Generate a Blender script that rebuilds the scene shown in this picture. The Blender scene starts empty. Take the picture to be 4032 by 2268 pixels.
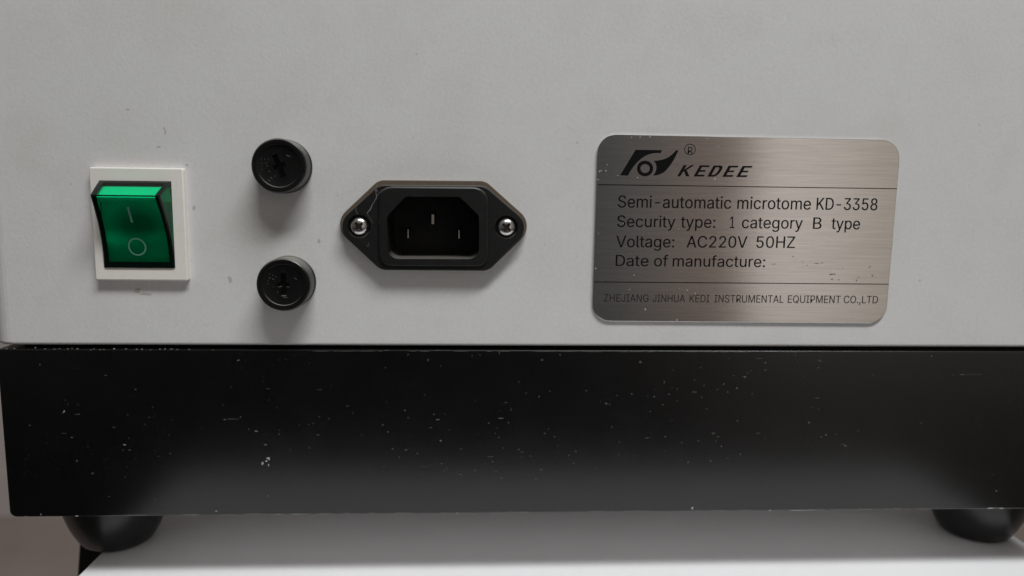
import bpy, bmesh, math, random
from mathutils import Vector, Matrix

scene = bpy.context.scene
COL = scene.collection
MM = 0.001
rnd = random.Random(7)

# ---------------------------------------------------------------- camera
cam_data = bpy.data.cameras.new("camera")
cam_data.sensor_width = 36.0
cam_data.lens = 36.0 * 3000.0 / 4032.0
cam_data.clip_start = 0.005
cam_data.clip_end = 60.0
cam_data.dof.use_dof = True
cam_data.dof.focus_distance = 0.208
cam_data.dof.aperture_fstop = 8.9
cam = bpy.data.objects.new("camera", cam_data)
COL.objects.link(cam)
RX = Vector((0.99880064, -0.04730296, 0.01263785))
UP = Vector((-0.00606396, 0.13661792, 0.99060526))
FW = Vector((0.04858512, 0.9894938, -0.13616722))
cam.matrix_world = Matrix((
    (RX.x, UP.x, -FW.x, 11.497 * MM),
    (RX.y, UP.y, -FW.y, -212.177 * MM),
    (RX.z, UP.z, -FW.z, 14.937 * MM),
    (0, 0, 0, 1)))
scene.camera = cam

# ---------------------------------------------------------------- exposure
scene.view_settings.view_transform = 'Standard'
scene.view_settings.look = 'None'
scene.view_settings.exposure = 0.0
scene.view_settings.gamma = 1.0
scene.view_settings.use_curve_mapping = False

# ---------------------------------------------------------------- surroundings light (room seen only in reflections)
world = bpy.data.worlds.new("World")
scene.world = world
world.use_nodes = True
wn, wl = world.node_tree.nodes, world.node_tree.links
wn.clear()
w_out = wn.new("ShaderNodeOutputWorld")
w_bg = wn.new("ShaderNodeBackground")
w_tc = wn.new("ShaderNodeTexCoord")
w_sep = wn.new("ShaderNodeSeparateXYZ")
w_neg = wn.new("ShaderNodeMath"); w_neg.operation = 'MULTIPLY'; w_neg.inputs[1].default_value = -1.0
w_at = wn.new("ShaderNodeMath"); w_at.operation = 'ARCTAN2'
w_map = wn.new("ShaderNodeMapRange")
w_map.inputs['From Min'].default_value = -math.pi
w_map.inputs['From Max'].default_value = math.pi
w_ramp = wn.new("ShaderNodeValToRGB")
w_el = wn.new("ShaderNodeMapRange")
w_el.inputs['From Min'].default_value = 0.25
w_el.inputs['From Max'].default_value = 0.55
w_mix = wn.new("ShaderNodeMix"); w_mix.data_type = 'RGBA'
wl.new(w_tc.outputs['Generated'], w_sep.inputs[0])
wl.new(w_sep.outputs['Y'], w_neg.inputs[0])
wl.new(w_sep.outputs['X'], w_at.inputs[0])
wl.new(w_neg.outputs[0], w_at.inputs[1])
wl.new(w_at.outputs[0], w_map.inputs['Value'])
wl.new(w_map.outputs[0], w_ramp.inputs[0])
wl.new(w_sep.outputs['Z'], w_el.inputs['Value'])
wl.new(w_el.outputs[0], w_mix.inputs['Factor'])
wl.new(w_ramp.outputs['Color'], w_mix.inputs['A'])
w_lo = wn.new("ShaderNodeMapRange")
w_lo.inputs['From Min'].default_value = -0.25
w_lo.inputs['From Max'].default_value = -0.165
w_lo.inputs['To Min'].default_value = 0.16
w_lo.inputs['To Max'].default_value = 1.0
wl.new(w_sep.outputs['Z'], w_lo.inputs['Value'])
wl.new(w_lo.outputs[0], w_bg.inputs['Strength'])
w_mix.inputs['B'].default_value = (0.150, 0.138, 0.130, 1)
wl.new(w_mix.outputs['Result'], w_bg.inputs['Color'])
wl.new(w_bg.outputs[0], w_out.inputs[0])
stops = [(-180, (.10, .09, .085)), (-60, (.11, .10, .095)), (-25, (.06, .055, .052)), (-12, (.03, .028, .027)),
         (6, (.055, .055, .054)), (10.5, (.090, .089, .087)), (14, (.150, .128, .117)), (17.6, (.21, .168, .148)),
         (19.4, (.25, .200, .175)), (20.7, (.70, .63, .58)), (25, (.66, .595, .545)), (30, (.46, .41, .35)),
         (38, (.30, .27, .235)), (60, (.17, .155, .145)), (180, (.10, .09, .085))]
el = w_ramp.color_ramp.elements
while len(el) > 1:
    el.remove(el[-1])
for i, (a, c) in enumerate(stops):
    e = el[0] if i == 0 else el.new((a + 180) / 360)
    e.position = (a + 180) / 360
    e.color = (*c, 1)

# ---------------------------------------------------------------- key light: long ceiling fixture above and in front
key = bpy.data.lights.new("ceiling_light", 'AREA')
key.shape = 'RECTANGLE'
key.size, key.size_y = 0.64, 0.165
key.energy = 11.5
key.color = (0.985, 1.0, 1.005)
key_ob = bpy.data.objects.new("ceiling_light", key)
COL.objects.link(key_ob)
az, elv = math.radians(19), math.radians(62.5)
kd = Vector((math.sin(az) * math.cos(elv), -math.cos(az) * math.cos(elv), math.sin(elv)))
key_ob.location = Vector((0.09, 0, -0.02)) + kd * 1.1
key_ob.rotation_euler = kd.to_track_quat('Z', 'Y').to_euler()

WORDS = [
    (1, 'Semi-automatic', 51.095, 8.639, 83.040, 8.637, 3.317),
    (1, 'microtome', 84.836, 8.637, 105.815, 8.635, 3.343),
    (1, 'KD-3358', 107.489, 8.635, 125.007, 8.634, 3.360),
    (2, 'Security', 51.030, 3.244, 67.426, 3.240, 3.214),
    (2, 'type:', 69.016, 3.240, 78.784, 3.237, 3.227),
    (2, '1', 83.024, 3.236, 84.225, 3.236, 3.237),
    (2, 'category', 86.429, 3.236, 103.814, 3.232, 3.240),
    (2, 'B', 106.847, 3.231, 109.236, 3.230, 3.255),
    (2, 'type', 112.155, 3.230, 120.384, 3.228, 3.258),
    (3, 'Voltage:', 50.948, -2.439, 67.368, -2.370, 3.237),
    (3, 'AC220V', 70.931, -2.355, 88.196, -2.283, 3.251),
    (3, '50HZ', 90.861, -2.272, 101.935, -2.226, 3.266),
    (4, 'Date', 50.969, -7.748, 60.251, -7.751, 3.138),
    (4, 'of', 61.885, -7.752, 65.830, -7.753, 3.145),
    (4, 'manufacture:', 67.195, -7.754, 93.662, -7.764, 3.149),
    (5, 'ZHEJIANG', 47.931, -17.901, 60.694, -17.917, 2.141),
    (5, 'JINHUA', 61.854, -17.918, 71.114, -17.930, 2.147),
    (5, 'KEDI', 72.470, -17.931, 78.158, -17.938, 2.153),
    (5, 'INSTRUMENTAL', 79.604, -17.940, 99.663, -17.965, 2.156),
    (5, 'EQUIPMENT', 100.951, -17.966, 116.356, -17.985, 2.166),
    (5, 'CO.,LTD', 117.286, -17.986, 127.322, -17.999, 2.174),
]
EMBLEM_HOOK = [(55.518, 24.516), (62.883, 24.529), (62.523, 23.722), (61.506, 23.707), (60.434, 23.615), (59.271, 23.332), (58.212, 22.897), (57.260, 22.196), (56.502, 21.535), (55.710, 20.702), (54.999, 19.793), (54.385, 18.865), (53.887, 17.995), (53.670, 17.455), (51.400, 17.482)]
EMBLEM_SAIL = [(60.648, 21.593), (61.781, 21.686), (63.336, 22.014), (64.589, 22.529), (65.447, 23.134), (66.106, 23.774), (66.574, 24.296), (66.856, 24.587), (67.446, 24.557), (67.145, 23.789), (66.678, 22.769), (66.099, 21.612), (65.362, 20.452), (64.616, 19.482), (63.864, 18.646), (63.097, 18.174), (61.937, 17.697), (60.667, 17.508), (61.093, 18.186), (61.383, 18.805), (61.508, 19.632), (61.439, 20.398), (61.182, 20.969)]
RING_OUT = [(60.611, 19.485), (60.584, 19.066), (60.470, 18.661), (60.274, 18.286), (60.003, 17.957), (59.668, 17.684), (59.282, 17.480), (58.860, 17.352), (58.418, 17.305), (57.973, 17.341), (57.541, 17.458), (57.141, 17.651), (56.787, 17.914), (56.493, 18.236), (56.270, 18.605), (56.127, 19.006), (56.068, 19.424), (56.097, 19.843), (56.212, 20.247), (56.408, 20.620), (56.679, 20.949), (57.013, 21.220), (57.398, 21.423), (57.819, 21.551), (58.260, 21.598), (58.704, 21.563), (59.134, 21.447), (59.534, 21.255), (59.888, 20.993), (60.183, 20.672), (60.407, 20.304), (60.552, 19.904)]
RING_IN = [(59.651, 19.472), (59.635, 19.233), (59.569, 19.001), (59.455, 18.788), (59.299, 18.599), (59.106, 18.444), (58.883, 18.327), (58.639, 18.254), (58.384, 18.227), (58.127, 18.247), (57.878, 18.314), (57.647, 18.424), (57.443, 18.575), (57.273, 18.758), (57.144, 18.969), (57.061, 19.198), (57.027, 19.437), (57.044, 19.676), (57.110, 19.907), (57.224, 20.121), (57.380, 20.309), (57.573, 20.464), (57.795, 20.580), (58.039, 20.653), (58.294, 20.680), (58.550, 20.660), (58.799, 20.594), (59.030, 20.484), (59.234, 20.334), (59.404, 20.151), (59.533, 19.940), (59.617, 19.711)]
MARK_OUT = [(72.281, 24.857), (72.257, 24.512), (72.154, 24.184), (71.978, 23.887), (71.737, 23.638), (71.444, 23.450), (71.113, 23.330), (70.761, 23.286), (70.405, 23.320), (70.064, 23.430), (69.754, 23.610), (69.491, 23.851), (69.289, 24.142), (69.157, 24.467), (69.102, 24.810), (69.127, 25.155), (69.230, 25.483), (69.406, 25.779), (69.647, 26.027), (69.939, 26.215), (70.270, 26.334), (70.621, 26.378), (70.977, 26.345), (71.317, 26.236), (71.627, 26.056), (71.890, 25.815), (72.093, 25.525), (72.225, 25.201)]
MARK_IN = [(72.085, 24.854), (72.063, 24.552), (71.974, 24.264), (71.819, 24.004), (71.608, 23.786), (71.351, 23.621), (71.061, 23.516), (70.752, 23.478), (70.440, 23.507), (70.141, 23.603), (69.870, 23.761), (69.639, 23.973), (69.462, 24.227), (69.346, 24.512), (69.298, 24.813), (69.320, 25.115), (69.410, 25.403), (69.565, 25.662), (69.775, 25.879), (70.032, 26.045), (70.322, 26.149), (70.630, 26.188), (70.941, 26.158), (71.240, 26.063), (71.511, 25.905), (71.742, 25.694), (71.920, 25.440), (72.036, 25.155)]
MARK_R = (70.098, 23.602, 71.473, 23.622, 1.909)
KEDEE = [
    ([(67.417, 17.423), (69.110, 20.522), (69.975, 20.534), (69.288, 19.276), (71.195, 20.551), (72.100, 20.563), (69.984, 19.189), (70.865, 17.468), (69.859, 17.455), (69.321, 18.834), (68.897, 18.559), (68.283, 17.434)], []),
    ([(71.991, 17.444), (73.678, 20.547), (76.478, 20.585), (76.204, 20.081), (74.271, 20.055), (73.829, 19.241), (75.407, 19.262), (75.144, 18.777), (73.566, 18.756), (73.133, 17.960), (75.167, 17.987), (74.893, 17.482)], []),
    ([(75.883, 17.437), (77.566, 20.542), (79.442, 20.568), (79.989, 20.383), (80.093, 19.922), (79.742, 19.127), (79.184, 18.348), (78.443, 17.740), (77.623, 17.459)], [(77.027, 17.953), (78.162, 20.050), (78.952, 20.061), (79.184, 19.910), (79.114, 19.562), (78.860, 19.058), (78.406, 18.435), (77.949, 18.062), (77.541, 17.960)]),
    ([(80.100, 17.434), (81.777, 20.542), (84.587, 20.581), (84.315, 20.076), (82.375, 20.050), (81.935, 19.234), (83.520, 19.255), (83.258, 18.769), (81.674, 18.748), (81.244, 17.951), (83.284, 17.978), (83.012, 17.471)], []),
    ([(84.066, 17.427), (85.739, 20.539), (88.554, 20.577), (88.283, 20.072), (86.339, 20.046), (85.901, 19.229), (87.488, 19.250), (87.227, 18.764), (85.640, 18.743), (85.211, 17.945), (87.256, 17.972), (86.984, 17.465)], []),
]
DIVIDERS = [(45.382, 14.870, 130.296, 14.778), (45.137, -12.294, 130.037, -12.402)]
SMUDGES = [
    (101.66, -4.64, 0.21, 0.19),
    (104.54, -6.17, 0.15, 0.13),
    (105.88, -7.17, 0.15, 0.15),
    (110.11, -6.44, 0.56, 0.11),
    (108.62, -6.58, 0.86, 0.11),
    (113.28, -9.65, 0.86, 0.19),
    (113.38, -11.07, 0.43, 0.17),
    (115.39, -11.22, 0.30, 0.11),
    (116.22, -7.83, 0.30, 0.08),
    (121.04, -10.44, 0.19, 0.25),
    (120.57, -11.40, 0.22, 0.25),
    (124.02, -7.67, 0.22, 0.19),
    (124.35, -7.24, 0.17, 0.13),
    (125.22, -10.09, 0.26, 0.19),
    (125.09, -9.78, 0.13, 0.21),
    (96.06, -6.88, 0.96, 0.08),
    (129.76, -2.24, 0.30, 0.08),
    (130.25, -1.08, 0.09, 0.21),
]
PLATE_FLECKS = [
    (45.96, 18.66, 0.43, 0.10),
    (47.42, 18.68, 0.19, 0.15),
    (45.58, 18.36, 0.16, 0.19),
    (56.27, 16.93, 0.20, 0.12),
    (78.11, 16.87, 0.36, 0.12),
    (50.74, 17.47, 0.12, 0.12),
    (54.33, 27.92, 0.16, 0.15),
    (59.39, 28.09, 0.27, 0.15),
    (56.66, 27.99, 0.19, 0.11),
    (47.76, 20.36, 0.14, 0.13),
    (45.34, 16.25, 0.16, 0.19),
    (75.48, 27.90, 0.10, 0.10),
    (78.60, 25.68, 0.16, 0.08),
    (68.47, 2.93, 0.10, 0.10),
    (52.77, 4.24, 0.14, 0.14),
]
PLATE_FLECKS_LOW = [
    (45.36, -8.46, 0.21, 0.21),
    (56.28, -10.32, 0.17, 0.21),
    (59.87, -20.08, 0.21, 0.38),
    (69.09, -23.06, 0.34, 0.26),
    (55.10, -14.39, 0.17, 0.17),
    (71.64, -14.50, 0.21, 0.15),
    (74.01, -15.35, 0.17, 0.25),
    (89.31, -20.03, 0.21, 0.09),
    (50.03, -23.35, 0.15, 0.15),
    (89.55, -23.64, 0.77, 0.13),
    (93.20, -23.66, 0.56, 0.09),
    (45.86, 1.37, 0.12, 0.12),
    (69.50, -13.99, 0.11, 0.11),
    (47.38, -11.88, 0.10, 0.08),
]
CHIPS = [
    (-47.07, -63.47, 0.67, 0.39),
    (-47.54, -64.25, 0.45, 0.32),
    (-48.61, -64.92, 0.26, 0.63),
    (-46.94, -65.44, 0.19, 0.55),
    (-46.70, -63.63, 0.30, 0.55),
    (-102.55, -49.53, 0.29, 0.34),
    (-102.94, -49.99, 0.36, 0.15),
    (-100.00, -64.06, 0.18, 0.47),
    (-86.69, -59.33, 0.51, 0.19),
    (-100.94, -57.07, 0.33, 0.27),
    (-58.62, -52.05, 0.59, 0.27),
    (-54.24, -51.32, 0.22, 0.23),
    (-50.06, -55.49, 0.52, 0.27),
    (-47.58, -59.45, 0.60, 0.27),
    (-47.30, -74.66, 0.23, 0.24),
    (-62.02, -79.15, 0.34, 0.24),
    (-101.14, -80.28, 0.70, 0.32),
    (-110.92, -79.72, 0.18, 0.20),
    (-115.10, -80.36, 0.26, 0.16),
    (-82.79, -43.29, 0.25, 0.27),
    (-54.33, -34.98, 0.37, 0.27),
    (-78.33, -48.42, 0.18, 0.19),
    (-85.29, -50.56, 0.18, 0.19),
    (-108.18, -36.22, 0.25, 0.26),
    (-46.64, -77.87, 0.11, 0.24),
    (-29.60, -51.85, 0.22, 0.16),
    (-79.08, -75.69, 0.19, 0.20),
    (-43.55, -55.13, 0.19, 0.16),
    (-56.62, -42.69, 0.15, 0.15),
    (-68.51, -80.57, 0.19, 0.20),
    (-39.56, -81.08, 0.23, 0.20),
    (-51.08, -81.05, 0.23, 0.12),
    (-44.47, -81.03, 0.34, 0.12),
    (-8.23, -49.43, 0.53, 0.20),
    (1.20, -52.19, 0.61, 0.20),
    (-0.01, -50.62, 0.19, 0.31),
    (19.25, -51.80, 1.15, 0.16),
    (15.64, -53.25, 0.27, 0.24),
    (21.37, -53.15, 0.27, 0.20),
    (18.70, -57.50, 0.11, 0.40),
    (31.78, -56.43, 0.35, 0.24),
    (-11.72, -60.83, 0.38, 0.24),
    (7.51, -68.63, 0.69, 0.20),
    (19.56, -69.71, 0.39, 0.20),
    (18.48, -32.79, 0.15, 0.35),
    (35.79, -33.22, 0.15, 0.31),
    (30.05, -45.45, 0.15, 0.39),
    (1.95, -58.43, 0.38, 0.32),
    (40.48, -65.40, 0.39, 0.12),
    (11.92, -67.45, 0.15, 0.28),
    (6.78, -80.76, 0.31, 0.24),
    (16.89, -64.75, 0.15, 0.28),
    (3.60, -66.64, 0.11, 0.28),
    (-4.71, -62.25, 0.15, 0.24),
    (-9.88, -63.26, 0.15, 0.20),
    (53.52, -62.76, 0.20, 0.20),
    (65.96, -47.94, 0.27, 0.28),
    (62.34, -49.91, 0.19, 0.24),
    (26.25, -44.35, 0.15, 0.20),
    (11.79, -46.61, 0.19, 0.16),
    (4.42, -55.27, 0.15, 0.20),
    (2.22, -65.31, 0.19, 0.20),
    (56.73, -44.65, 0.39, 0.16),
    (71.98, -59.30, 0.20, 0.20),
    (68.37, -52.67, 0.16, 0.20),
    (-13.14, -32.01, 0.59, 0.19),
    (1.02, -31.98, 0.60, 0.15),
    (4.01, -31.94, 0.37, 0.15),
    (13.03, -33.34, 0.11, 0.27),
    (29.51, -70.05, 0.39, 0.12),
    (95.30, -35.45, 0.46, 0.27),
    (95.43, -37.59, 0.66, 0.16),
    (87.42, -42.93, 0.27, 0.23),
    (84.78, -44.11, 0.31, 0.23),
    (77.25, -45.67, 0.19, 0.20),
    (89.75, -39.69, 0.31, 0.23),
    (83.50, -41.76, 0.23, 0.20),
    (88.14, -52.77, 0.31, 0.28),
    (109.40, -53.38, 0.55, 0.20),
    (120.83, -60.46, 0.48, 0.24),
    (113.32, -57.71, 0.36, 0.24),
    (114.77, -57.03, 0.24, 0.32),
    (83.76, -60.51, 0.27, 0.32),
    (89.47, -62.86, 0.27, 0.20),
    (80.78, -64.90, 0.20, 0.32),
    (74.09, -65.27, 0.31, 0.20),
    (144.57, -33.38, 0.28, 0.27),
    (168.32, -74.73, 0.41, 0.21),
    (75.98, -79.43, 0.39, 0.41),
    (109.73, -80.99, 4.72, 0.12),
    (99.39, -81.10, 0.64, 0.12),
    (166.57, -69.56, 0.16, 0.16),
    (77.74, -42.23, 0.19, 0.16),
    (104.06, -33.18, 0.23, 0.16),
    (154.10, -38.88, 0.99, 0.16),
    (167.04, -80.19, 1.23, 0.25),
    (170.32, -80.26, 0.90, 0.21),
]
SCUFFS = [
    (-90.63, -39.30, 0.50, 0.27),
    (-98.89, -50.42, 0.90, 0.31),
    (-56.40, -51.86, 1.85, 0.16),
    (-46.34, -43.11, 1.03, 0.15),
    (-32.11, -43.39, 1.04, 0.15),
    (-112.09, -53.57, 0.50, 0.23),
    (-89.32, -54.21, 0.58, 0.19),
    (-102.05, -46.32, 0.18, 0.19),
    (-101.40, -47.47, 0.18, 0.19),
    (-98.71, -47.66, 0.22, 0.19),
    (-103.04, -55.90, 0.91, 0.15),
    (-85.30, -60.82, 0.44, 0.23),
    (-87.13, -60.81, 0.29, 0.19),
    (-79.50, -51.34, 0.29, 0.19),
    (-46.25, -46.39, 0.22, 0.15),
    (-44.10, -48.59, 0.19, 0.15),
    (-59.02, -47.83, 0.22, 0.15),
    (-65.17, -54.59, 0.22, 0.16),
    (-52.07, -54.83, 0.37, 0.16),
    (-43.77, -56.30, 0.52, 0.20),
    (-37.93, -53.78, 0.22, 0.16),
    (-35.31, -53.59, 0.22, 0.16),
    (-34.00, -53.28, 0.30, 0.16),
    (-32.28, -51.29, 0.30, 0.16),
    (-74.26, -56.39, 0.18, 0.19),
    (-73.14, -52.05, 0.15, 0.19),
    (-74.16, -61.92, 0.37, 0.16),
    (-80.88, -53.35, 0.18, 0.19),
    (-95.95, -67.60, 0.44, 0.31),
    (-32.76, -56.53, 0.45, 0.24),
    (-40.72, -60.94, 0.22, 0.16),
    (-35.28, -60.37, 0.22, 0.20),
    (-77.51, -62.69, 0.44, 0.16),
    (-91.77, -74.53, 0.29, 0.24),
    (-8.12, -61.16, 0.61, 0.28),
    (-2.44, -66.16, 1.60, 0.12),
    (22.01, -49.41, 0.15, 0.87),
    (-7.31, -51.62, 0.38, 0.20),
    (-13.00, -55.81, 0.34, 0.24),
    (-20.54, -56.57, 0.19, 0.24),
    (-22.88, -50.11, 0.15, 0.31),
    (-24.34, -48.16, 0.60, 0.19),
    (-14.48, -53.64, 0.34, 0.24),
    (-0.89, -54.59, 0.53, 0.20),
    (-2.57, -44.95, 0.45, 0.16),
    (20.54, -47.17, 0.46, 0.20),
    (18.14, -54.72, 0.11, 0.36),
    (17.58, -56.30, 0.19, 0.16),
    (34.69, -57.36, 0.39, 0.20),
    (32.91, -55.08, 0.19, 0.28),
    (27.85, -63.12, 0.39, 0.16),
    (24.35, -61.11, 0.38, 0.40),
    (25.32, -61.91, 0.54, 0.20),
    (16.30, -63.27, 0.96, 0.20),
    (19.93, -60.69, 0.31, 0.16),
    (7.67, -60.91, 0.38, 0.20),
    (18.08, -67.68, 0.54, 0.16),
    (2.91, -67.40, 0.46, 0.16),
    (-14.23, -66.02, 0.30, 0.20),
    (43.61, -43.73, 0.38, 0.16),
    (52.50, -45.12, 0.19, 0.39),
    (63.34, -45.52, 0.31, 0.40),
    (67.58, -44.73, 0.31, 0.32),
    (66.08, -41.18, 0.19, 0.55),
    (68.45, -37.65, 0.19, 0.27),
    (61.86, -57.85, 0.78, 0.24),
    (66.93, -57.47, 0.39, 0.40),
    (53.72, -59.03, 0.23, 0.20),
    (40.97, -61.78, 0.31, 0.40),
    (39.06, -62.97, 0.31, 0.32),
    (31.01, -67.16, 0.46, 0.48),
    (43.92, -70.87, 0.47, 0.24),
    (47.14, -67.05, 0.31, 0.24),
    (58.72, -35.32, 0.54, 0.55),
    (30.62, -34.70, 0.46, 0.31),
    (15.23, -73.43, 0.31, 0.20),
    (10.77, -33.57, 0.23, 0.23),
    (1.96, -36.44, 0.23, 0.23),
    (-13.56, -37.03, 0.22, 0.31),
    (-1.60, -34.82, 0.37, 0.54),
    (-7.20, -33.22, 0.30, 0.31),
    (70.00, -46.79, 0.31, 0.20),
    (69.84, -43.15, 0.23, 0.24),
    (49.48, -47.48, 0.46, 0.39),
    (50.45, -47.68, 0.23, 0.32),
    (26.25, -72.38, 0.23, 0.24),
    (51.24, -54.42, 0.23, 0.32),
    (93.49, -34.17, 1.16, 0.15),
    (76.53, -36.90, 0.46, 0.19),
    (89.16, -39.50, 0.77, 0.23),
    (86.26, -39.23, 0.39, 0.23),
    (81.65, -43.32, 0.54, 0.16),
    (74.95, -44.10, 0.69, 0.31),
    (111.34, -34.80, 0.86, 0.47),
    (111.09, -36.87, 0.39, 0.31),
    (127.47, -39.01, 0.39, 0.20),
    (151.33, -39.00, 0.48, 0.16),
    (156.88, -38.88, 1.59, 0.12),
    (159.66, -38.87, 0.80, 0.12),
    (111.32, -45.89, 0.63, 0.24),
    (111.95, -49.26, 0.39, 0.24),
    (143.12, -53.59, 0.48, 0.32),
    (81.14, -56.52, 0.78, 0.40),
    (82.56, -57.60, 0.78, 0.32),
    (76.78, -58.77, 0.47, 0.24),
    (94.20, -56.56, 0.63, 0.24),
    (124.24, -55.86, 0.40, 0.24),
    (119.80, -59.98, 0.99, 0.16),
    (117.80, -56.92, 0.55, 0.16),
    (78.85, -49.20, 0.39, 0.20),
    (91.19, -37.78, 0.39, 0.19),
    (90.26, -38.45, 0.46, 0.19),
    (96.21, -40.90, 0.19, 0.20),
    (102.26, -38.44, 0.23, 0.16),
    (104.74, -34.81, 0.23, 0.19),
    (85.81, -64.04, 0.47, 0.16),
    (109.44, -58.61, 0.24, 0.20),
    (96.63, -57.97, 0.24, 0.20),
    (91.97, -44.70, 0.23, 0.24),
    (74.79, -40.59, 0.15, 0.39),
    (84.65, -34.19, 0.19, 0.19),
]
GAP_DUST = [
    (-116.71, -31.65, 0.28, 0.17),
    (-114.66, -31.62, 0.35, 0.10),
    (-109.09, -31.39, 0.25, 0.20),
    (-106.41, -31.68, 0.32, 0.13),
    (-104.00, -31.74, 0.63, 0.08),
    (-102.65, -31.62, 0.44, 0.15),
    (-100.35, -31.65, 0.35, 0.15),
    (-99.28, -31.50, 0.11, 0.23),
    (-97.81, -31.69, 0.56, 0.10),
    (-94.18, -31.97, 0.35, 0.10),
    (-93.36, -31.70, 0.32, 0.12),
    (-91.75, -31.93, 0.25, 0.12),
    (-90.66, -31.85, 0.32, 0.10),
    (-87.91, -31.59, 0.29, 0.30),
    (-84.78, -31.67, 0.32, 0.12),
    (-81.83, -31.74, 0.29, 0.15),
    (-80.39, -31.74, 0.26, 0.13),
    (-78.12, -31.90, 0.29, 0.10),
    (-75.63, -31.73, 0.45, 0.17),
    (-74.18, -31.64, 0.22, 0.20),
    (-72.41, -31.67, 0.39, 0.13),
    (-70.81, -31.80, 0.48, 0.08),
    (-67.59, -31.79, 0.29, 0.07),
    (-61.14, -31.86, 0.16, 0.10),
]
PANEL_SPECKS = [
    (-71.88, 28.42, 0.26, 0.31),
    (-71.62, 27.38, 0.21, 0.84),
    (-31.58, -1.47, 0.35, 0.55),
    (-56.03, -12.68, 0.43, 0.78),
    (-56.33, -12.02, 0.32, 0.44),
    (-81.09, 33.16, 0.62, 0.16),
    (-81.30, -15.61, 0.96, 0.66),
    (-66.36, 18.72, 0.42, 0.32),
    (-64.96, 7.31, 0.42, 0.65),
    (-49.06, -1.20, 0.22, 0.16),
    (-66.45, -7.14, 0.16, 0.16),
    (-73.49, 23.37, 0.52, 0.21),
    (-4.91, 33.40, 0.13, 0.13),
    (30.89, -1.91, 0.22, 0.22),
    (159.35, -60.79, 0.24, 0.25),
    (-79.21, -16.59, 1.50, 0.33),
    (-26.14, 11.00, 0.22, 0.16),
    (-5.48, 27.04, 0.16, 0.16),
]
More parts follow.
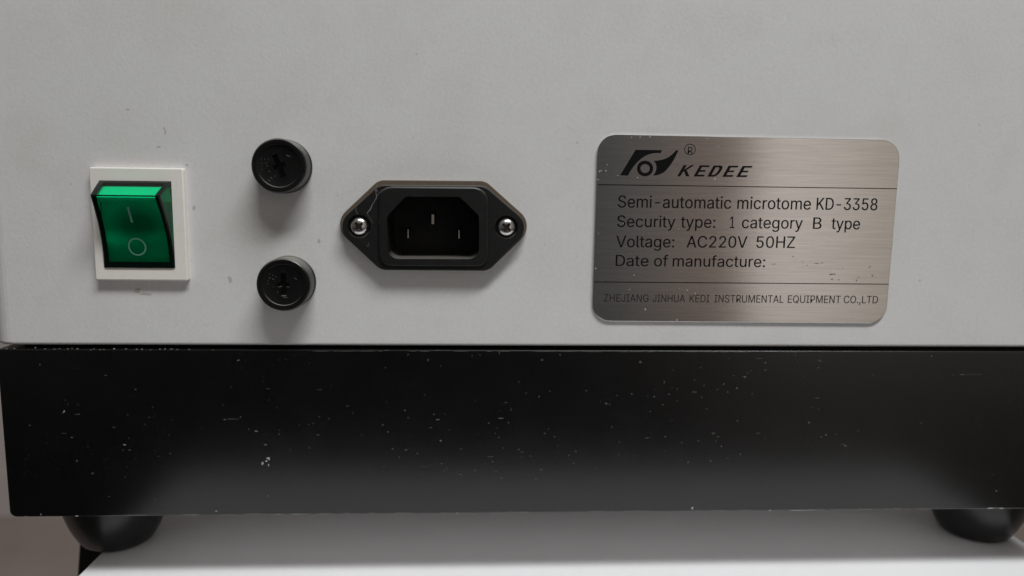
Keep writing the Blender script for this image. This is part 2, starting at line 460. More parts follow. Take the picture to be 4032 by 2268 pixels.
GLYPHS = {
',': (188, [("38 -119 68 71 137 71 84 -119", "0 1 2 0 2 3")]),
'-': (453, [("337 244 337 188 114 188 114 244", "2 3 0 2 0 1")]),
'.': (188, [("95 -4 83 -3 73 1 63 9 55 18 51 29 50 41 51 53 55 64 63 73 73 81 83 85 95 87 107 85 118 81 128 73 135 64 140 53 141 41 140 29 135 18 128 9 118 1 107 -3", "11 12 13 10 11 13 10 13 14 9 10 14 9 14 15 8 9 15 8 15 16 7 8 16 7 16 17 6 7 17 6 17 18 5 6 18 5 18 19 4 5 19 4 19 20 3 4 20 3 20 21 2 3 21 2 21 22 1 2 22 1 22 23 0 1 23")]),
'0': (453, [("227 -7 191 -3 158 7 130 24 105 48 85 77 69 113 57 155 50 202 48 254 50 306 57 353 69 395 85 431 106 461 130 484 159 502 191 512 227 516 262 512 295 502 323 484 348 461 368 431 384 395 396 353 403 306 405 254 403 202 396 155 384 113 368 77 348 48 323 24 295 7 263 -3 227 50 250 52 271 60 290 74 306 92 320 116 330 144 338 176 342 213 344 254 342 295 338 332 330 365 320 393 306 416 290 435 271 449 250 457 227 460 203 457 182 449 163 435 147 416 134 393 123 365 115 332 111 295 109 254 111 213 115 176 123 144 134 116 147 92 163 74 182 60 203 52", "17 18 19 16 17 19 16 19 20 15 16 20 15 20 21 14 15 21 14 21 22 13 14 55 55 14 54 54 14 22 54 22 53 53 22 23 13 55 56 52 53 23 13 56 57 51 52 23 13 57 58 50 51 23 12 13 58 50 23 24 12 58 59 49 50 24 11 12 59 49 24 25 11 59 60 48 49 25 11 60 61 47 48 25 10 11 61 47 25 26 10 61 62 46 47 26 9 10 62 46 26 27 9 62 63 45 46 27 8 9 63 8 63 64 44 45 27 44 27 28 8 64 65 43 44 28 7 8 65 43 28 29 7 65 66 42 43 29 6 7 66 42 29 30 6 66 67 41 42 30 6 67 68 40 41 30 5 6 68 40 30 31 5 68 69 39 40 31 4 5 69 39 31 32 4 69 70 38 39 32 4 70 71 37 38 32 4 71 36 36 37 32 4 36 32 3 4 32 3 32 33 2 3 33 2 33 34 1 2 34 1 34 35 0 1 35")]),
'1': (453, [("76 0 76 55 391 55 391 0", "0 1 2 0 2 3"), ("276 509 276 0 212 0 212 448 209 448 86 358 86 427 198 509", "6 7 0 6 0 4 4 0 3 3 0 1 6 4 5 2 3 1")]),
'2': (453, [("64 0 64 47 234 229 282 282 294 298 303 312 311 327 316 341 319 356 320 371 319 389 315 405 308 419 298 431 287 441 273 449 258 455 241 458 224 460 205 458 188 454 172 447 159 438 148 427 139 413 132 398 128 381 127 362 66 362 68 391 75 418 86 442 102 464 121 482 143 496 168 507 196 513 225 516 254 513 281 507 306 497 328 482 346 465 361 445 372 423 379 398 381 372 380 354 377 336 371 318 363 299 351 280 336 259 267 180 153 60 153 57 389 57 389 0", "36 37 38 35 36 38 35 38 39 34 35 39 34 39 40 34 40 41 33 34 41 32 33 41 32 41 42 32 42 18 18 42 43 31 32 19 19 32 18 17 18 43 31 19 20 16 17 43 15 16 43 31 20 21 14 15 43 31 21 22 14 43 44 30 31 22 13 14 44 30 22 23 12 13 44 30 23 24 12 44 45 11 12 45 29 30 24 29 24 25 10 11 45 29 25 26 10 45 46 28 29 26 9 10 46 28 26 27 9 46 47 8 9 47 7 8 47 7 47 48 6 7 48 6 48 49 5 6 49 5 49 50 4 5 50 4 50 51 3 4 51 2 3 51 2 51 52 2 52 53 1 2 53 1 53 54 1 54 55 1 55 56 1 56 57 0 1 57")]),
'3': (453, [("218 -7 188 -5 159 1 133 10 108 22 88 38 70 57 57 79 48 104 44 132 109 132 112 115 118 100 126 87 137 76 150 66 165 59 182 54 200 51 219 50 239 51 258 55 275 61 291 69 304 80 315 93 323 108 328 125 329 145 328 163 323 180 316 196 306 211 292 223 275 234 254 241 229 246 201 248 157 248 157 299 288 448 288 452 70 452 70 509 372 509 372 461 211 278 211 289 247 290 279 286 308 276 333 262 354 244 371 222 383 198 391 173 393 145 390 116 383 90 370 66 354 45 333 27 309 12 281 2 251 -5", "42 43 44 42 44 45 42 45 41 41 45 40 40 45 46 39 40 47 47 40 46 38 39 47 47 48 49 38 47 49 38 49 50 38 50 51 38 51 37 37 51 52 36 37 52 35 36 52 35 52 53 34 35 53 33 34 53 32 33 53 32 53 54 31 32 54 31 54 55 30 31 55 29 30 55 29 55 56 28 29 56 27 28 56 27 56 57 8 9 10 8 10 11 26 27 57 26 57 58 8 11 12 25 26 58 7 8 12 7 12 13 24 25 58 24 58 59 7 13 14 23 24 59 6 7 14 6 14 15 22 23 59 6 15 16 22 59 60 21 22 60 6 16 17 5 6 17 20 21 60 5 17 18 5 18 19 19 20 60 5 19 60 5 60 61 4 5 61 4 61 62 3 4 62 3 62 63 2 3 63 2 63 64 1 2 64 0 1 64")]),
'5': (453, [("221 -7 192 -5 165 1 140 11 118 25 99 41 83 60 71 82 63 105 60 130 122 130 125 115 130 102 138 89 148 78 160 68 173 60 188 54 204 51 221 50 241 51 259 56 276 64 291 75 304 89 314 104 322 122 326 141 328 162 326 183 321 203 314 221 303 237 290 251 275 262 257 270 238 275 218 277 201 276 184 273 167 268 152 262 139 255 128 246 67 253 96 509 366 509 366 452 151 452 134 301 136 301 148 311 162 318 178 325 194 330 212 333 229 334 252 332 274 328 294 321 313 311 330 299 345 285 358 269 370 251 379 231 386 210 390 187 391 163 388 132 381 102 369 76 352 52 332 32 309 15 282 3 253 -4", "44 45 48 48 45 46 48 46 47 44 48 49 55 56 57 54 55 57 54 57 58 53 54 58 53 58 59 52 53 59 52 59 60 51 52 60 50 51 60 50 60 61 44 49 50 44 50 61 44 61 38 38 61 62 38 62 37 37 62 63 36 37 63 44 38 39 35 36 63 44 39 40 34 35 63 34 63 64 44 40 41 44 41 42 33 34 64 44 42 43 32 33 64 32 64 65 31 32 65 31 65 66 30 31 66 30 66 67 29 30 67 29 67 68 28 29 68 28 68 69 27 28 69 26 27 69 26 69 70 8 9 10 8 10 11 25 26 70 8 11 12 7 8 12 24 25 70 7 12 13 24 70 71 7 13 14 23 24 71 6 7 14 6 14 15 23 71 72 22 23 72 6 15 16 21 22 72 5 6 16 5 16 17 20 21 72 5 17 18 20 72 73 5 18 19 19 20 73 5 19 73 4 5 73 4 73 74 3 4 74 3 74 75 2 3 75 2 75 76 1 2 76 1 76 0")]),
'8': (453, [("226 -7 193 -5 163 1 136 11 111 25 91 42 74 62 62 84 54 109 52 135 53 156 58 176 65 195 75 212 87 228 101 241 117 252 134 260 153 265 153 267 129 276 109 289 93 308 80 330 73 354 70 380 73 405 79 429 90 450 106 469 124 485 146 498 170 508 197 514 226 516 255 514 282 508 306 498 328 485 346 469 361 450 373 429 379 405 382 380 379 354 372 330 359 308 343 289 323 276 300 267 300 265 319 260 335 252 351 241 365 228 377 212 387 195 395 176 399 156 401 135 398 109 391 84 378 62 362 42 341 25 317 11 289 1 259 -5 226 49 248 50 267 54 285 60 300 69 313 79 323 91 331 106 335 121 337 139 335 157 330 173 322 189 312 202 298 213 283 223 265 230 247 234 226 235 206 234 187 230 169 223 154 213 140 202 130 189 122 173 117 157 115 139 117 121 121 106 129 91 139 79 152 69 167 60 185 54 205 50 226 290 244 291 260 294 274 300 287 308 298 318 307 330 314 344 318 359 319 376 318 392 314 407 308 420 299 432 288 442 275 449 260 455 244 459 226 460 208 459 192 455 177 449 164 442 153 432 145 420 138 407 134 392 133 376 134 359 138 344 145 330 154 318 165 308 178 300 193 294 209 291", "33 34 35 32 33 35 32 35 36 31 32 36 31 36 37 30 31 37 30 37 38 29 30 38 29 38 39 28 29 123 123 29 39 123 39 122 122 39 121 121 39 40 28 123 124 120 121 40 28 124 125 119 120 40 27 28 125 119 40 41 27 125 126 118 119 41 27 126 127 117 118 41 27 127 128 116 117 41 26 27 128 116 41 42 26 128 129 115 116 42 26 129 130 114 115 42 25 26 130 114 42 43 25 130 131 113 114 43 24 25 131 113 43 44 24 131 132 112 113 44 24 132 133 111 112 44 23 24 133 111 44 45 23 133 134 110 111 45 22 23 134 22 134 135 109 110 45 109 45 46 22 135 136 108 109 46 21 22 136 21 136 137 107 108 46 107 46 47 21 137 138 106 107 47 21 138 139 105 106 47 21 139 104 104 105 47 21 104 47 20 21 47 20 47 48 19 20 48 19 48 49 18 19 49 18 49 50 17 18 50 17 50 51 16 17 51 16 51 52 15 16 52 15 52 53 14 15 87 87 15 86 86 15 53 86 53 85 85 53 54 14 87 88 84 85 54 14 88 89 83 84 54 13 14 89 83 54 55 13 89 90 82 83 55 13 90 91 81 82 55 12 13 91 81 55 56 12 91 92 80 81 56 11 12 92 80 56 57 11 92 93 79 80 57 10 11 93 79 57 58 10 93 94 78 79 58 10 94 95 77 78 58 9 10 95 77 58 59 9 95 96 76 77 59 8 9 96 76 59 60 8 96 97 75 76 60 7 8 97 75 60 61 7 97 98 74 75 61 7 98 99 73 74 61 6 7 99 73 61 62 6 99 100 72 73 62 6 100 101 71 72 62 5 6 101 71 62 63 5 101 102 70 71 63 5 102 103 69 70 63 5 103 68 68 69 63 5 68 63 4 5 63 4 63 64 3 4 64 3 64 65 2 3 65 2 65 66 1 2 66 1 66 67 0 1 67")]),
':': (188, [("95 -4 83 -3 73 1 63 9 55 18 51 29 50 41 51 53 55 64 63 73 73 81 83 85 95 87 107 85 118 81 128 73 135 64 140 53 141 41 140 29 135 18 128 9 118 1 107 -3", "11 12 13 10 11 13 10 13 14 9 10 14 9 14 15 8 9 15 8 15 16 7 8 16 7 16 17 6 7 17 6 17 18 5 6 18 5 18 19 4 5 19 4 19 20 3 4 20 3 20 21 2 3 21 2 21 22 1 2 22 1 22 23 0 1 23"), ("95 271 83 272 73 277 63 284 55 294 51 304 50 316 51 328 55 339 63 349 73 356 83 360 95 362 107 360 118 356 128 349 135 339 140 328 141 316 140 304 135 294 128 284 118 277 107 272", "11 12 13 10 11 13 10 13 14 9 10 14 9 14 15 8 9 15 8 15 16 7 8 16 7 16 17 6 7 17 6 17 18 5 6 18 5 18 19 4 5 19 4 19 20 3 4 20 3 20 21 2 3 21 2 21 22 1 2 22 1 22 23 0 1 23")]),
'A': (480, [("16 0 201 509 276 509 463 0 395 0 287 302 264 372 232 478 245 478 213 371 191 302 85 0", "0 1 7 7 1 2 7 2 8 8 2 3 0 7 9 9 7 6 9 8 6 6 8 3 5 6 3 0 9 10 0 10 11 4 5 3"), ("110 142 110 199 370 199 370 142", "0 1 2 0 2 3")]),
'B': (456, [("60 0 60 509 241 509 274 507 304 501 329 491 350 477 367 461 381 442 390 421 396 398 398 374 397 353 393 336 387 320 378 307 368 295 356 286 343 278 329 272 315 267 315 262 331 260 347 254 363 245 378 234 391 220 402 203 411 184 416 161 418 136 416 111 410 88 400 67 386 48 368 31 344 18 317 8 284 2 247 0 125 57 245 57 281 60 309 67 330 80 344 96 353 115 355 137 354 153 350 169 342 184 333 197 320 209 306 218 289 225 269 229 248 231 125 231 125 285 238 285 256 287 273 290 288 296 302 304 314 314 323 326 330 340 335 355 336 372 333 393 326 412 313 429 294 442 270 449 240 452 125 452", "0 1 75 75 1 2 75 2 3 75 3 4 75 4 5 75 5 6 75 6 7 75 7 74 74 7 8 0 75 58 73 74 8 72 73 8 71 72 8 71 8 9 70 71 9 70 9 10 69 70 10 69 10 11 68 69 11 68 11 12 67 68 12 66 67 12 66 12 13 65 66 13 65 13 14 64 65 14 64 14 15 63 64 15 63 15 16 62 63 16 61 62 16 61 16 17 60 61 17 59 60 17 59 17 18 0 58 57 57 58 59 57 59 18 57 18 19 57 19 20 57 20 21 57 21 22 57 22 23 57 23 24 57 24 25 57 25 56 56 25 26 0 57 40 55 56 26 54 55 26 53 54 26 53 26 27 52 53 27 51 52 27 51 27 28 50 51 28 49 50 28 49 28 29 48 49 29 48 29 30 47 48 30 46 47 30 46 30 31 45 46 31 45 31 32 44 45 32 44 32 33 43 44 33 42 43 33 42 33 34 41 42 34 0 40 41 0 41 34 0 34 35 0 35 36 0 36 37 0 37 38 0 38 39")]),
'C': (510, [("267 -7 225 -3 186 7 150 25 119 49 92 79 70 115 53 157 44 203 40 254 44 305 53 352 70 393 92 429 119 459 150 484 186 501 225 512 267 516 293 514 317 511 340 504 362 496 383 485 402 471 419 456 435 438 448 418 459 397 467 373 473 348 408 348 404 365 397 380 389 395 380 407 369 418 357 428 344 437 330 444 315 449 300 453 284 455 267 456 237 453 209 445 184 432 161 414 141 391 125 364 113 332 106 295 103 254 106 213 113 177 125 145 141 117 161 94 184 76 210 63 237 56 267 53 284 54 300 56 315 60 330 65 344 72 357 81 369 90 380 102 389 114 397 128 404 144 408 160 473 160 467 135 459 112 448 91 435 71 420 53 402 38 383 24 363 13 341 5 317 -2 293 -6", "17 18 19 17 19 20 16 17 20 16 20 21 16 21 22 15 16 22 15 22 23 15 23 24 14 15 24 14 24 25 13 14 44 44 14 43 43 14 25 42 43 25 42 25 26 41 42 26 13 44 45 40 41 26 39 40 26 13 45 46 38 39 26 38 26 27 37 38 27 13 46 47 12 13 47 36 37 27 35 36 27 35 27 28 12 47 48 34 35 28 34 28 29 33 34 29 11 12 48 11 48 49 32 33 29 32 29 30 31 32 30 11 49 50 10 11 50 10 50 51 9 10 51 9 51 52 8 9 52 8 52 53 8 53 54 7 8 54 7 54 55 72 73 74 72 74 75 6 7 55 6 55 56 71 72 75 71 75 76 70 71 76 6 56 57 5 6 57 69 70 76 69 76 77 68 69 77 5 57 58 68 77 78 67 68 78 66 67 78 4 5 58 4 58 59 65 66 78 65 78 79 64 65 79 4 59 60 63 64 79 4 60 61 62 63 79 61 62 79 4 61 79 4 79 80 3 4 80 3 80 81 2 3 81 2 81 82 2 82 83 1 2 83 1 83 84 1 84 85 0 1 85")]),
'D': (502, [("219 0 96 0 96 57 215 57 254 60 288 68 318 81 343 99 363 122 379 149 390 181 397 216 399 255 397 294 390 329 379 361 364 388 344 410 320 428 291 441 258 449 221 452 93 452 93 509 225 509 273 505 315 495 353 478 385 455 412 426 433 391 449 351 458 306 462 255 458 205 449 159 433 119 411 83 384 54 351 31 312 14 268 3", "22 23 24 22 24 25 22 25 26 22 26 27 22 27 28 22 28 21 21 28 20 20 28 29 19 20 29 18 19 29 17 18 29 17 29 30 16 17 30 16 30 31 15 16 31 14 15 31 14 31 32 13 14 32 13 32 33 12 13 33 11 12 33 11 33 34 10 11 34 10 34 35 9 10 35 9 35 36 8 9 36 7 8 36 7 36 37 6 7 37 6 37 38 5 6 38 4 5 38 3 4 38 1 2 3 1 3 38 1 38 39 1 39 40 1 40 41 1 41 0"), ("125 509 125 0 60 0 60 509", "2 3 0 2 0 1")]),
'E': (419, [("60 0 60 509 372 509 372 452 125 452 125 286 355 286 355 229 125 229 125 57 375 57 375 0", "0 1 4 4 1 2 4 2 3 0 4 5 0 5 8 8 5 6 8 6 7 0 8 9 0 9 10 0 10 11")]),
'G': (520, [("269 -7 225 -3 185 7 149 25 118 49 91 79 69 116 53 157 43 203 40 254 43 305 53 352 69 393 91 429 117 459 149 484 184 501 223 512 265 516 291 514 316 510 340 504 363 494 384 483 403 469 421 453 436 436 449 416 460 395 468 373 474 349 408 349 402 365 395 379 387 393 378 406 368 417 356 427 344 436 330 443 315 448 300 453 283 455 265 456 236 453 209 445 183 432 160 414 141 392 125 364 113 332 106 295 103 254 106 213 113 177 125 145 141 117 161 95 184 76 210 63 238 56 269 53 296 55 322 61 345 71 365 85 382 102 396 123 407 147 413 173 415 202 434 199 283 199 283 256 478 256 478 200 475 160 466 124 451 91 431 62 406 38 377 19 344 5 308 -4", "17 18 19 17 19 20 16 17 20 16 20 21 16 21 22 15 16 22 15 22 23 14 15 23 14 23 24 14 24 25 13 14 44 44 14 43 43 14 25 42 43 25 41 42 25 13 44 45 40 41 25 40 25 26 39 40 26 13 45 46 38 39 26 37 38 26 37 26 27 13 46 47 12 13 47 36 37 27 35 36 27 35 27 28 12 47 48 34 35 28 34 28 29 11 12 48 33 34 29 11 48 49 32 33 29 32 29 30 31 32 30 11 49 50 10 11 50 10 50 51 9 10 51 9 51 52 72 73 74 72 74 70 70 74 75 8 9 52 8 52 53 8 53 54 7 8 54 72 70 69 71 70 75 71 75 76 69 72 71 69 71 76 7 54 55 68 69 76 68 76 77 6 7 55 67 68 77 6 55 56 67 77 78 66 67 78 6 56 57 5 6 57 65 66 78 5 57 58 65 78 79 64 65 79 4 5 58 4 58 59 63 64 79 4 59 60 63 79 80 62 63 80 4 60 61 61 62 80 4 61 80 3 4 80 3 80 81 2 3 81 2 81 82 1 2 82 1 82 83 0 1 83")]),
'H': (517, [("60 0 60 509 125 509 125 289 392 289 392 509 457 509 457 0 392 0 392 232 125 232 125 0", "0 1 2 0 2 3 4 5 6 4 6 7 0 3 10 10 3 4 10 4 9 9 4 7 0 10 11 8 9 7")]),
'I': (301, [("31 0 31 57 118 57 118 452 31 452 31 509 269 509 269 452 183 452 183 57 269 57 269 0", "4 5 6 4 6 7 3 4 7 2 3 8 8 3 7 2 8 9 0 1 2 0 2 9 0 9 10 0 10 11")]),
'J': (396, [("185 -7 143 -2 106 11 75 33 52 63 38 100 33 145 33 173 98 173 98 145 100 117 108 93 122 74 139 61 160 53 185 50 209 53 230 61 248 74 261 93 269 117 272 145 272 509 336 509 336 145 332 100 318 63 294 33 263 11 227 -2", "21 22 23 21 23 24 6 7 8 6 8 9 5 6 9 5 9 10 20 21 24 20 24 25 5 10 11 19 20 25 4 5 11 19 25 26 4 11 12 18 19 26 4 12 13 17 18 26 3 4 13 17 26 27 3 13 14 16 17 27 3 14 15 15 16 27 3 15 27 2 3 27 2 27 28 1 2 28 1 28 29 0 1 29")]),
'K': (467, [("104 145 104 216 139 261 174 303 212 344 364 509 448 509 231 276 228 276", "4 5 6 4 6 7 3 4 7 2 3 8 8 3 7 2 8 0 1 2 0"), ("60 0 60 509 125 509 125 334 124 225 125 193 125 0", "0 1 2 0 2 3 0 3 4 0 4 5 0 5 6"), ("372 0 188 259 228 309 449 0", "1 2 3 0 1 3")]),
'L': (393, [("60 0 60 509 125 509 125 57 361 57 361 0", "0 1 2 0 2 3 0 3 4 0 4 5")]),
'M': (628, [("60 0 60 509 152 509 277 187 287 159 299 123 311 84 322 49 307 49 318 83 330 121 342 158 352 187 476 509 568 509 568 0 504 0 504 291 504 327 505 369 506 413 507 457 513 457 498 409 482 363 467 322 456 291 342 0 286 0 170 291 159 321 145 361 129 408 112 457 119 457 120 416 121 372 122 328 122 291 122 0", "0 1 33 33 1 2 33 2 34 34 2 3 12 13 21 21 13 14 21 14 22 22 14 15 0 33 35 35 33 32 35 34 32 32 34 3 12 21 23 23 21 20 23 22 20 20 22 15 0 35 36 19 20 15 12 23 24 31 32 3 0 36 37 18 19 15 12 24 25 30 31 3 0 37 38 17 18 15 12 25 26 29 30 3 0 38 39 28 29 3 12 26 27 16 17 15 28 3 4 11 12 27 28 4 5 10 11 27 28 5 6 9 10 27 28 6 8 8 6 7 8 9 27 28 8 27")]),
'N': (524, [("60 0 60 509 136 509 343 183 363 151 388 107 414 55 405 54 401 108 399 157 399 195 399 509 463 509 463 0 387 0 202 290 177 331 148 381 108 452 119 454 122 384 124 328 125 291 125 0", "0 1 18 18 1 2 18 2 19 19 2 3 10 11 12 10 12 13 20 19 17 17 19 3 0 18 20 20 18 17 0 20 21 16 17 3 15 16 3 0 21 22 0 22 23 14 15 3 9 10 13 14 3 4 8 9 13 14 4 5 7 8 6 6 8 13 14 5 6 14 6 13")]),
'O': (533, [("267 -7 225 -3 186 7 150 25 119 49 92 79 70 115 53 157 44 203 40 254 44 305 53 352 70 393 92 429 119 459 150 484 186 501 225 512 267 516 309 512 348 501 384 484 415 459 442 429 464 393 480 352 490 305 493 254 490 203 480 157 464 115 442 79 415 49 384 25 348 7 309 -3 267 53 296 55 324 63 349 76 372 94 392 116 408 144 420 176 428 213 430 254 428 295 420 332 408 365 392 392 372 415 349 433 324 446 296 453 267 456 237 453 210 445 184 433 161 415 142 392 125 364 113 332 106 295 103 254 106 213 113 176 125 144 142 117 161 94 184 76 210 63 237 55", "17 18 19 16 17 19 16 19 20 15 16 20 15 20 21 14 15 21 14 21 22 13 14 55 55 14 54 54 14 22 54 22 53 53 22 23 13 55 56 52 53 23 51 52 23 13 56 57 13 57 58 50 51 23 12 13 58 50 23 24 12 58 59 49 50 24 11 12 59 49 24 25 11 59 60 48 49 25 47 48 25 11 60 61 10 11 61 47 25 26 10 61 62 46 47 26 9 10 62 46 26 27 9 62 63 45 46 27 8 9 63 8 63 64 44 45 27 44 27 28 8 64 65 43 44 28 7 8 65 43 28 29 7 65 66 42 43 29 6 7 66 42 29 30 6 66 67 41 42 30 6 67 68 40 41 30 5 6 68 40 30 31 5 68 69 39 40 31 4 5 69 39 31 32 4 69 70 38 39 32 4 70 71 37 38 32 4 71 36 36 37 32 4 36 32 3 4 32 3 32 33 2 3 33 2 33 34 1 2 34 1 34 35 0 1 35")]),
'P': (445, [("60 0 60 509 235 509 272 506 305 499 332 487 356 471 375 452 390 430 400 404 407 377 409 348 407 318 400 291 390 265 375 243 356 223 332 207 305 195 272 188 235 186 109 186 109 242 233 242 257 244 279 248 297 256 312 266 324 279 333 294 339 310 343 328 344 348 343 367 339 385 333 402 324 416 312 428 297 439 279 446 257 451 232 452 125 452 125 0", "0 1 42 42 1 2 42 2 3 42 3 4 42 4 5 42 5 6 42 6 7 0 42 22 22 42 43 41 42 7 40 41 7 40 7 8 39 40 8 38 39 8 37 38 8 37 8 9 36 37 9 35 36 9 35 9 10 34 35 10 33 34 10 33 10 11 32 33 11 31 32 11 31 11 12 30 31 12 30 12 13 29 30 13 28 29 13 28 13 14 27 28 14 26 27 14 26 14 15 25 26 15 24 25 15 23 24 15 23 15 16 0 22 21 43 22 23 43 23 20 20 23 16 20 16 17 20 17 18 20 18 19 0 21 20 0 20 43")]),
'Q': (533, [("245 159 313 159 369 85 384 65 468 -48 401 -48 346 27 331 46", "7 0 1 7 1 2 7 2 3 7 3 4 6 7 4 5 6 4"), ("267 -7 225 -3 186 7 150 25 119 49 92 79 70 115 53 157 44 203 40 254 44 305 53 352 70 393 92 429 119 459 150 484 186 501 225 512 267 516 309 512 348 501 384 484 415 459 442 429 464 393 480 352 490 305 493 254 490 203 480 157 464 115 442 79 415 49 384 25 348 7 309 -3 267 53 296 55 324 63 349 76 372 94 392 116 408 144 420 176 428 213 430 254 428 295 420 332 408 365 392 392 372 415 349 433 324 446 296 453 267 456 237 453 210 445 184 433 161 415 142 392 125 364 113 332 106 295 103 254 106 213 113 176 125 144 142 117 161 94 184 76 210 63 237 55", "17 18 19 16 17 19 16 19 20 15 16 20 15 20 21 14 15 21 14 21 22 13 14 55 55 14 54 54 14 22 54 22 53 53 22 23 13 55 56 52 53 23 51 52 23 13 56 57 13 57 58 50 51 23 12 13 58 50 23 24 12 58 59 49 50 24 11 12 59 49 24 25 11 59 60 48 49 25 47 48 25 11 60 61 10 11 61 47 25 26 10 61 62 46 47 26 9 10 62 46 26 27 9 62 63 45 46 27 8 9 63 8 63 64 44 45 27 44 27 28 8 64 65 43 44 28 7 8 65 43 28 29 7 65 66 42 43 29 6 7 66 42 29 30 6 66 67 41 42 30 6 67 68 40 41 30 5 6 68 40 30 31 5 68 69 39 40 31 4 5 69 39 31 32 4 69 70 38 39 32 4 70 71 37 38 32 4 71 36 36 37 32 4 36 32 3 4 32 3 32 33 2 3 33 2 33 34 1 2 34 1 34 35 0 1 35")]),
'R': (449, [("60 0 60 509 236 509 273 506 305 500 333 489 356 473 376 455 390 433 401 408 407 381 409 352 407 323 401 296 390 271 376 250 356 232 333 217 305 206 273 200 236 198 96 198 96 255 234 255 258 256 280 260 298 267 313 276 325 287 334 300 340 316 344 333 345 352 344 371 340 389 334 405 325 419 313 430 298 440 279 446 258 451 233 452 125 452 125 0", "0 1 22 22 1 42 42 1 2 42 2 3 42 3 4 42 4 5 42 5 6 42 6 7 42 7 41 41 7 40 40 7 8 22 42 43 39 40 8 38 39 8 37 38 8 37 8 9 36 37 9 35 36 9 35 9 10 34 35 10 33 34 10 33 10 11 32 33 11 31 32 11 31 11 12 30 31 12 30 12 13 29 30 13 28 29 13 28 13 14 27 28 14 26 27 14 26 14 15 25 26 15 24 25 15 23 24 15 0 22 21 43 22 23 43 23 20 20 23 15 20 15 16 20 16 17 20 17 18 20 18 19 0 21 20 0 20 43"), ("353 0 230 229 303 229 428 0", "0 1 2 0 2 3")]),
'S': (447, [("224 -9 188 -7 156 -1 128 9 102 23 81 40 64 60 51 83 42 109 38 137 104 137 108 118 114 102 123 88 136 76 150 66 166 59 185 53 204 50 224 49 246 50 267 54 286 60 303 69 317 79 329 92 338 106 344 122 346 139 344 154 340 168 332 179 322 189 310 197 296 205 245 222 184 239 145 253 112 269 86 289 67 313 56 341 52 372 54 400 62 425 75 448 92 468 113 484 138 498 165 508 195 514 227 516 259 514 289 508 316 498 340 484 360 468 377 449 390 427 398 403 401 378 337 378 332 402 320 421 302 437 280 449 254 456 225 459 204 457 185 454 167 448 152 440 139 430 129 418 121 405 117 391 115 376 117 359 122 345 131 334 142 324 155 315 169 308 212 293 264 279 312 264 328 256 344 248 359 238 372 226 384 213 395 198 402 180 407 161 408 139 406 112 399 87 386 64 370 43 349 25 323 11 294 0 261 -7", "50 51 52 49 50 52 49 52 53 48 49 53 48 53 54 47 48 54 47 54 55 46 47 55 46 55 56 45 46 67 67 46 56 67 56 57 45 67 68 66 67 57 45 68 69 65 66 57 45 69 70 64 65 57 64 57 58 44 45 70 44 70 71 44 71 72 63 64 58 44 72 73 63 58 59 43 44 73 62 63 59 43 73 74 43 74 75 62 59 60 61 62 60 42 43 75 42 75 76 42 76 77 41 42 77 41 77 78 41 78 79 40 41 79 40 79 80 40 80 81 40 81 82 39 40 82 39 82 83 39 83 84 38 39 84 38 84 85 37 38 85 37 85 86 37 86 87 36 37 87 36 87 88 35 36 88 35 88 89 35 89 90 34 35 90 34 90 91 33 34 91 33 91 92 32 33 92 31 32 92 31 92 93 30 31 93 29 30 93 29 93 94 28 29 94 27 28 94 27 94 95 8 9 10 8 10 11 26 27 95 8 11 12 26 95 96 7 8 12 25 26 96 7 12 13 24 25 96 7 13 14 24 96 97 6 7 14 23 24 97 6 14 15 22 23 97 6 15 16 22 97 98 5 6 16 21 22 98 5 16 17 20 21 98 5 17 18 5 18 19 19 20 98 5 19 98 5 98 99 4 5 99 4 99 100 3 4 100 3 100 101 2 3 101 2 101 102 1 2 102 0 1 102")]),
'T': (449, [("32 452 32 509 417 509 417 452 257 452 257 0 193 0 193 452", "0 1 2 0 2 3 7 0 3 6 7 4 4 7 3 6 4 5")]),
'U': (517, [("259 -8 220 -6 186 2 154 15 126 33 103 55 85 80 71 108 63 140 60 173 60 509 124 509 124 178 126 155 132 133 141 113 153 95 169 80 187 68 208 59 232 53 259 52 285 53 309 59 331 68 349 80 364 95 377 113 385 133 391 155 393 178 393 509 457 509 457 173 454 140 446 108 433 80 414 55 391 33 363 15 332 2 297 -6", "9 10 11 9 11 12 30 31 32 30 32 33 9 12 13 29 30 33 8 9 13 29 33 34 8 13 14 28 29 34 7 8 14 28 34 35 7 14 15 27 28 35 7 15 16 26 27 35 6 7 16 26 35 36 6 16 17 25 26 36 5 6 17 5 17 18 24 25 36 24 36 37 5 18 19 23 24 37 5 19 20 22 23 37 4 5 20 22 37 38 4 20 21 21 22 38 4 21 38 3 4 38 3 38 39 2 3 39 2 39 40 1 2 40 1 40 41 0 1 41")]),
'V': (480, [("204 0 16 509 84 509 192 206 215 137 248 31 235 31 267 138 290 206 395 509 463 509 278 0", "0 1 2 0 2 3 8 9 10 8 10 11 0 3 4 7 8 11 6 7 5 5 7 11 0 4 5 0 5 11")]),
'Z': (438, [("42 0 42 46 273 385 306 431 341 476 348 454 285 452 223 452 40 452 40 509 397 509 397 462 169 129 134 81 97 33 90 54 152 57 214 57 399 57 399 0", "8 9 10 8 10 4 4 10 11 8 4 7 7 4 6 6 4 3 5 4 11 5 11 12 6 5 3 3 5 12 2 3 12 1 2 12 1 12 13 1 13 15 15 13 14 15 16 17 15 17 18 15 18 19 1 15 19 0 1 19")]),
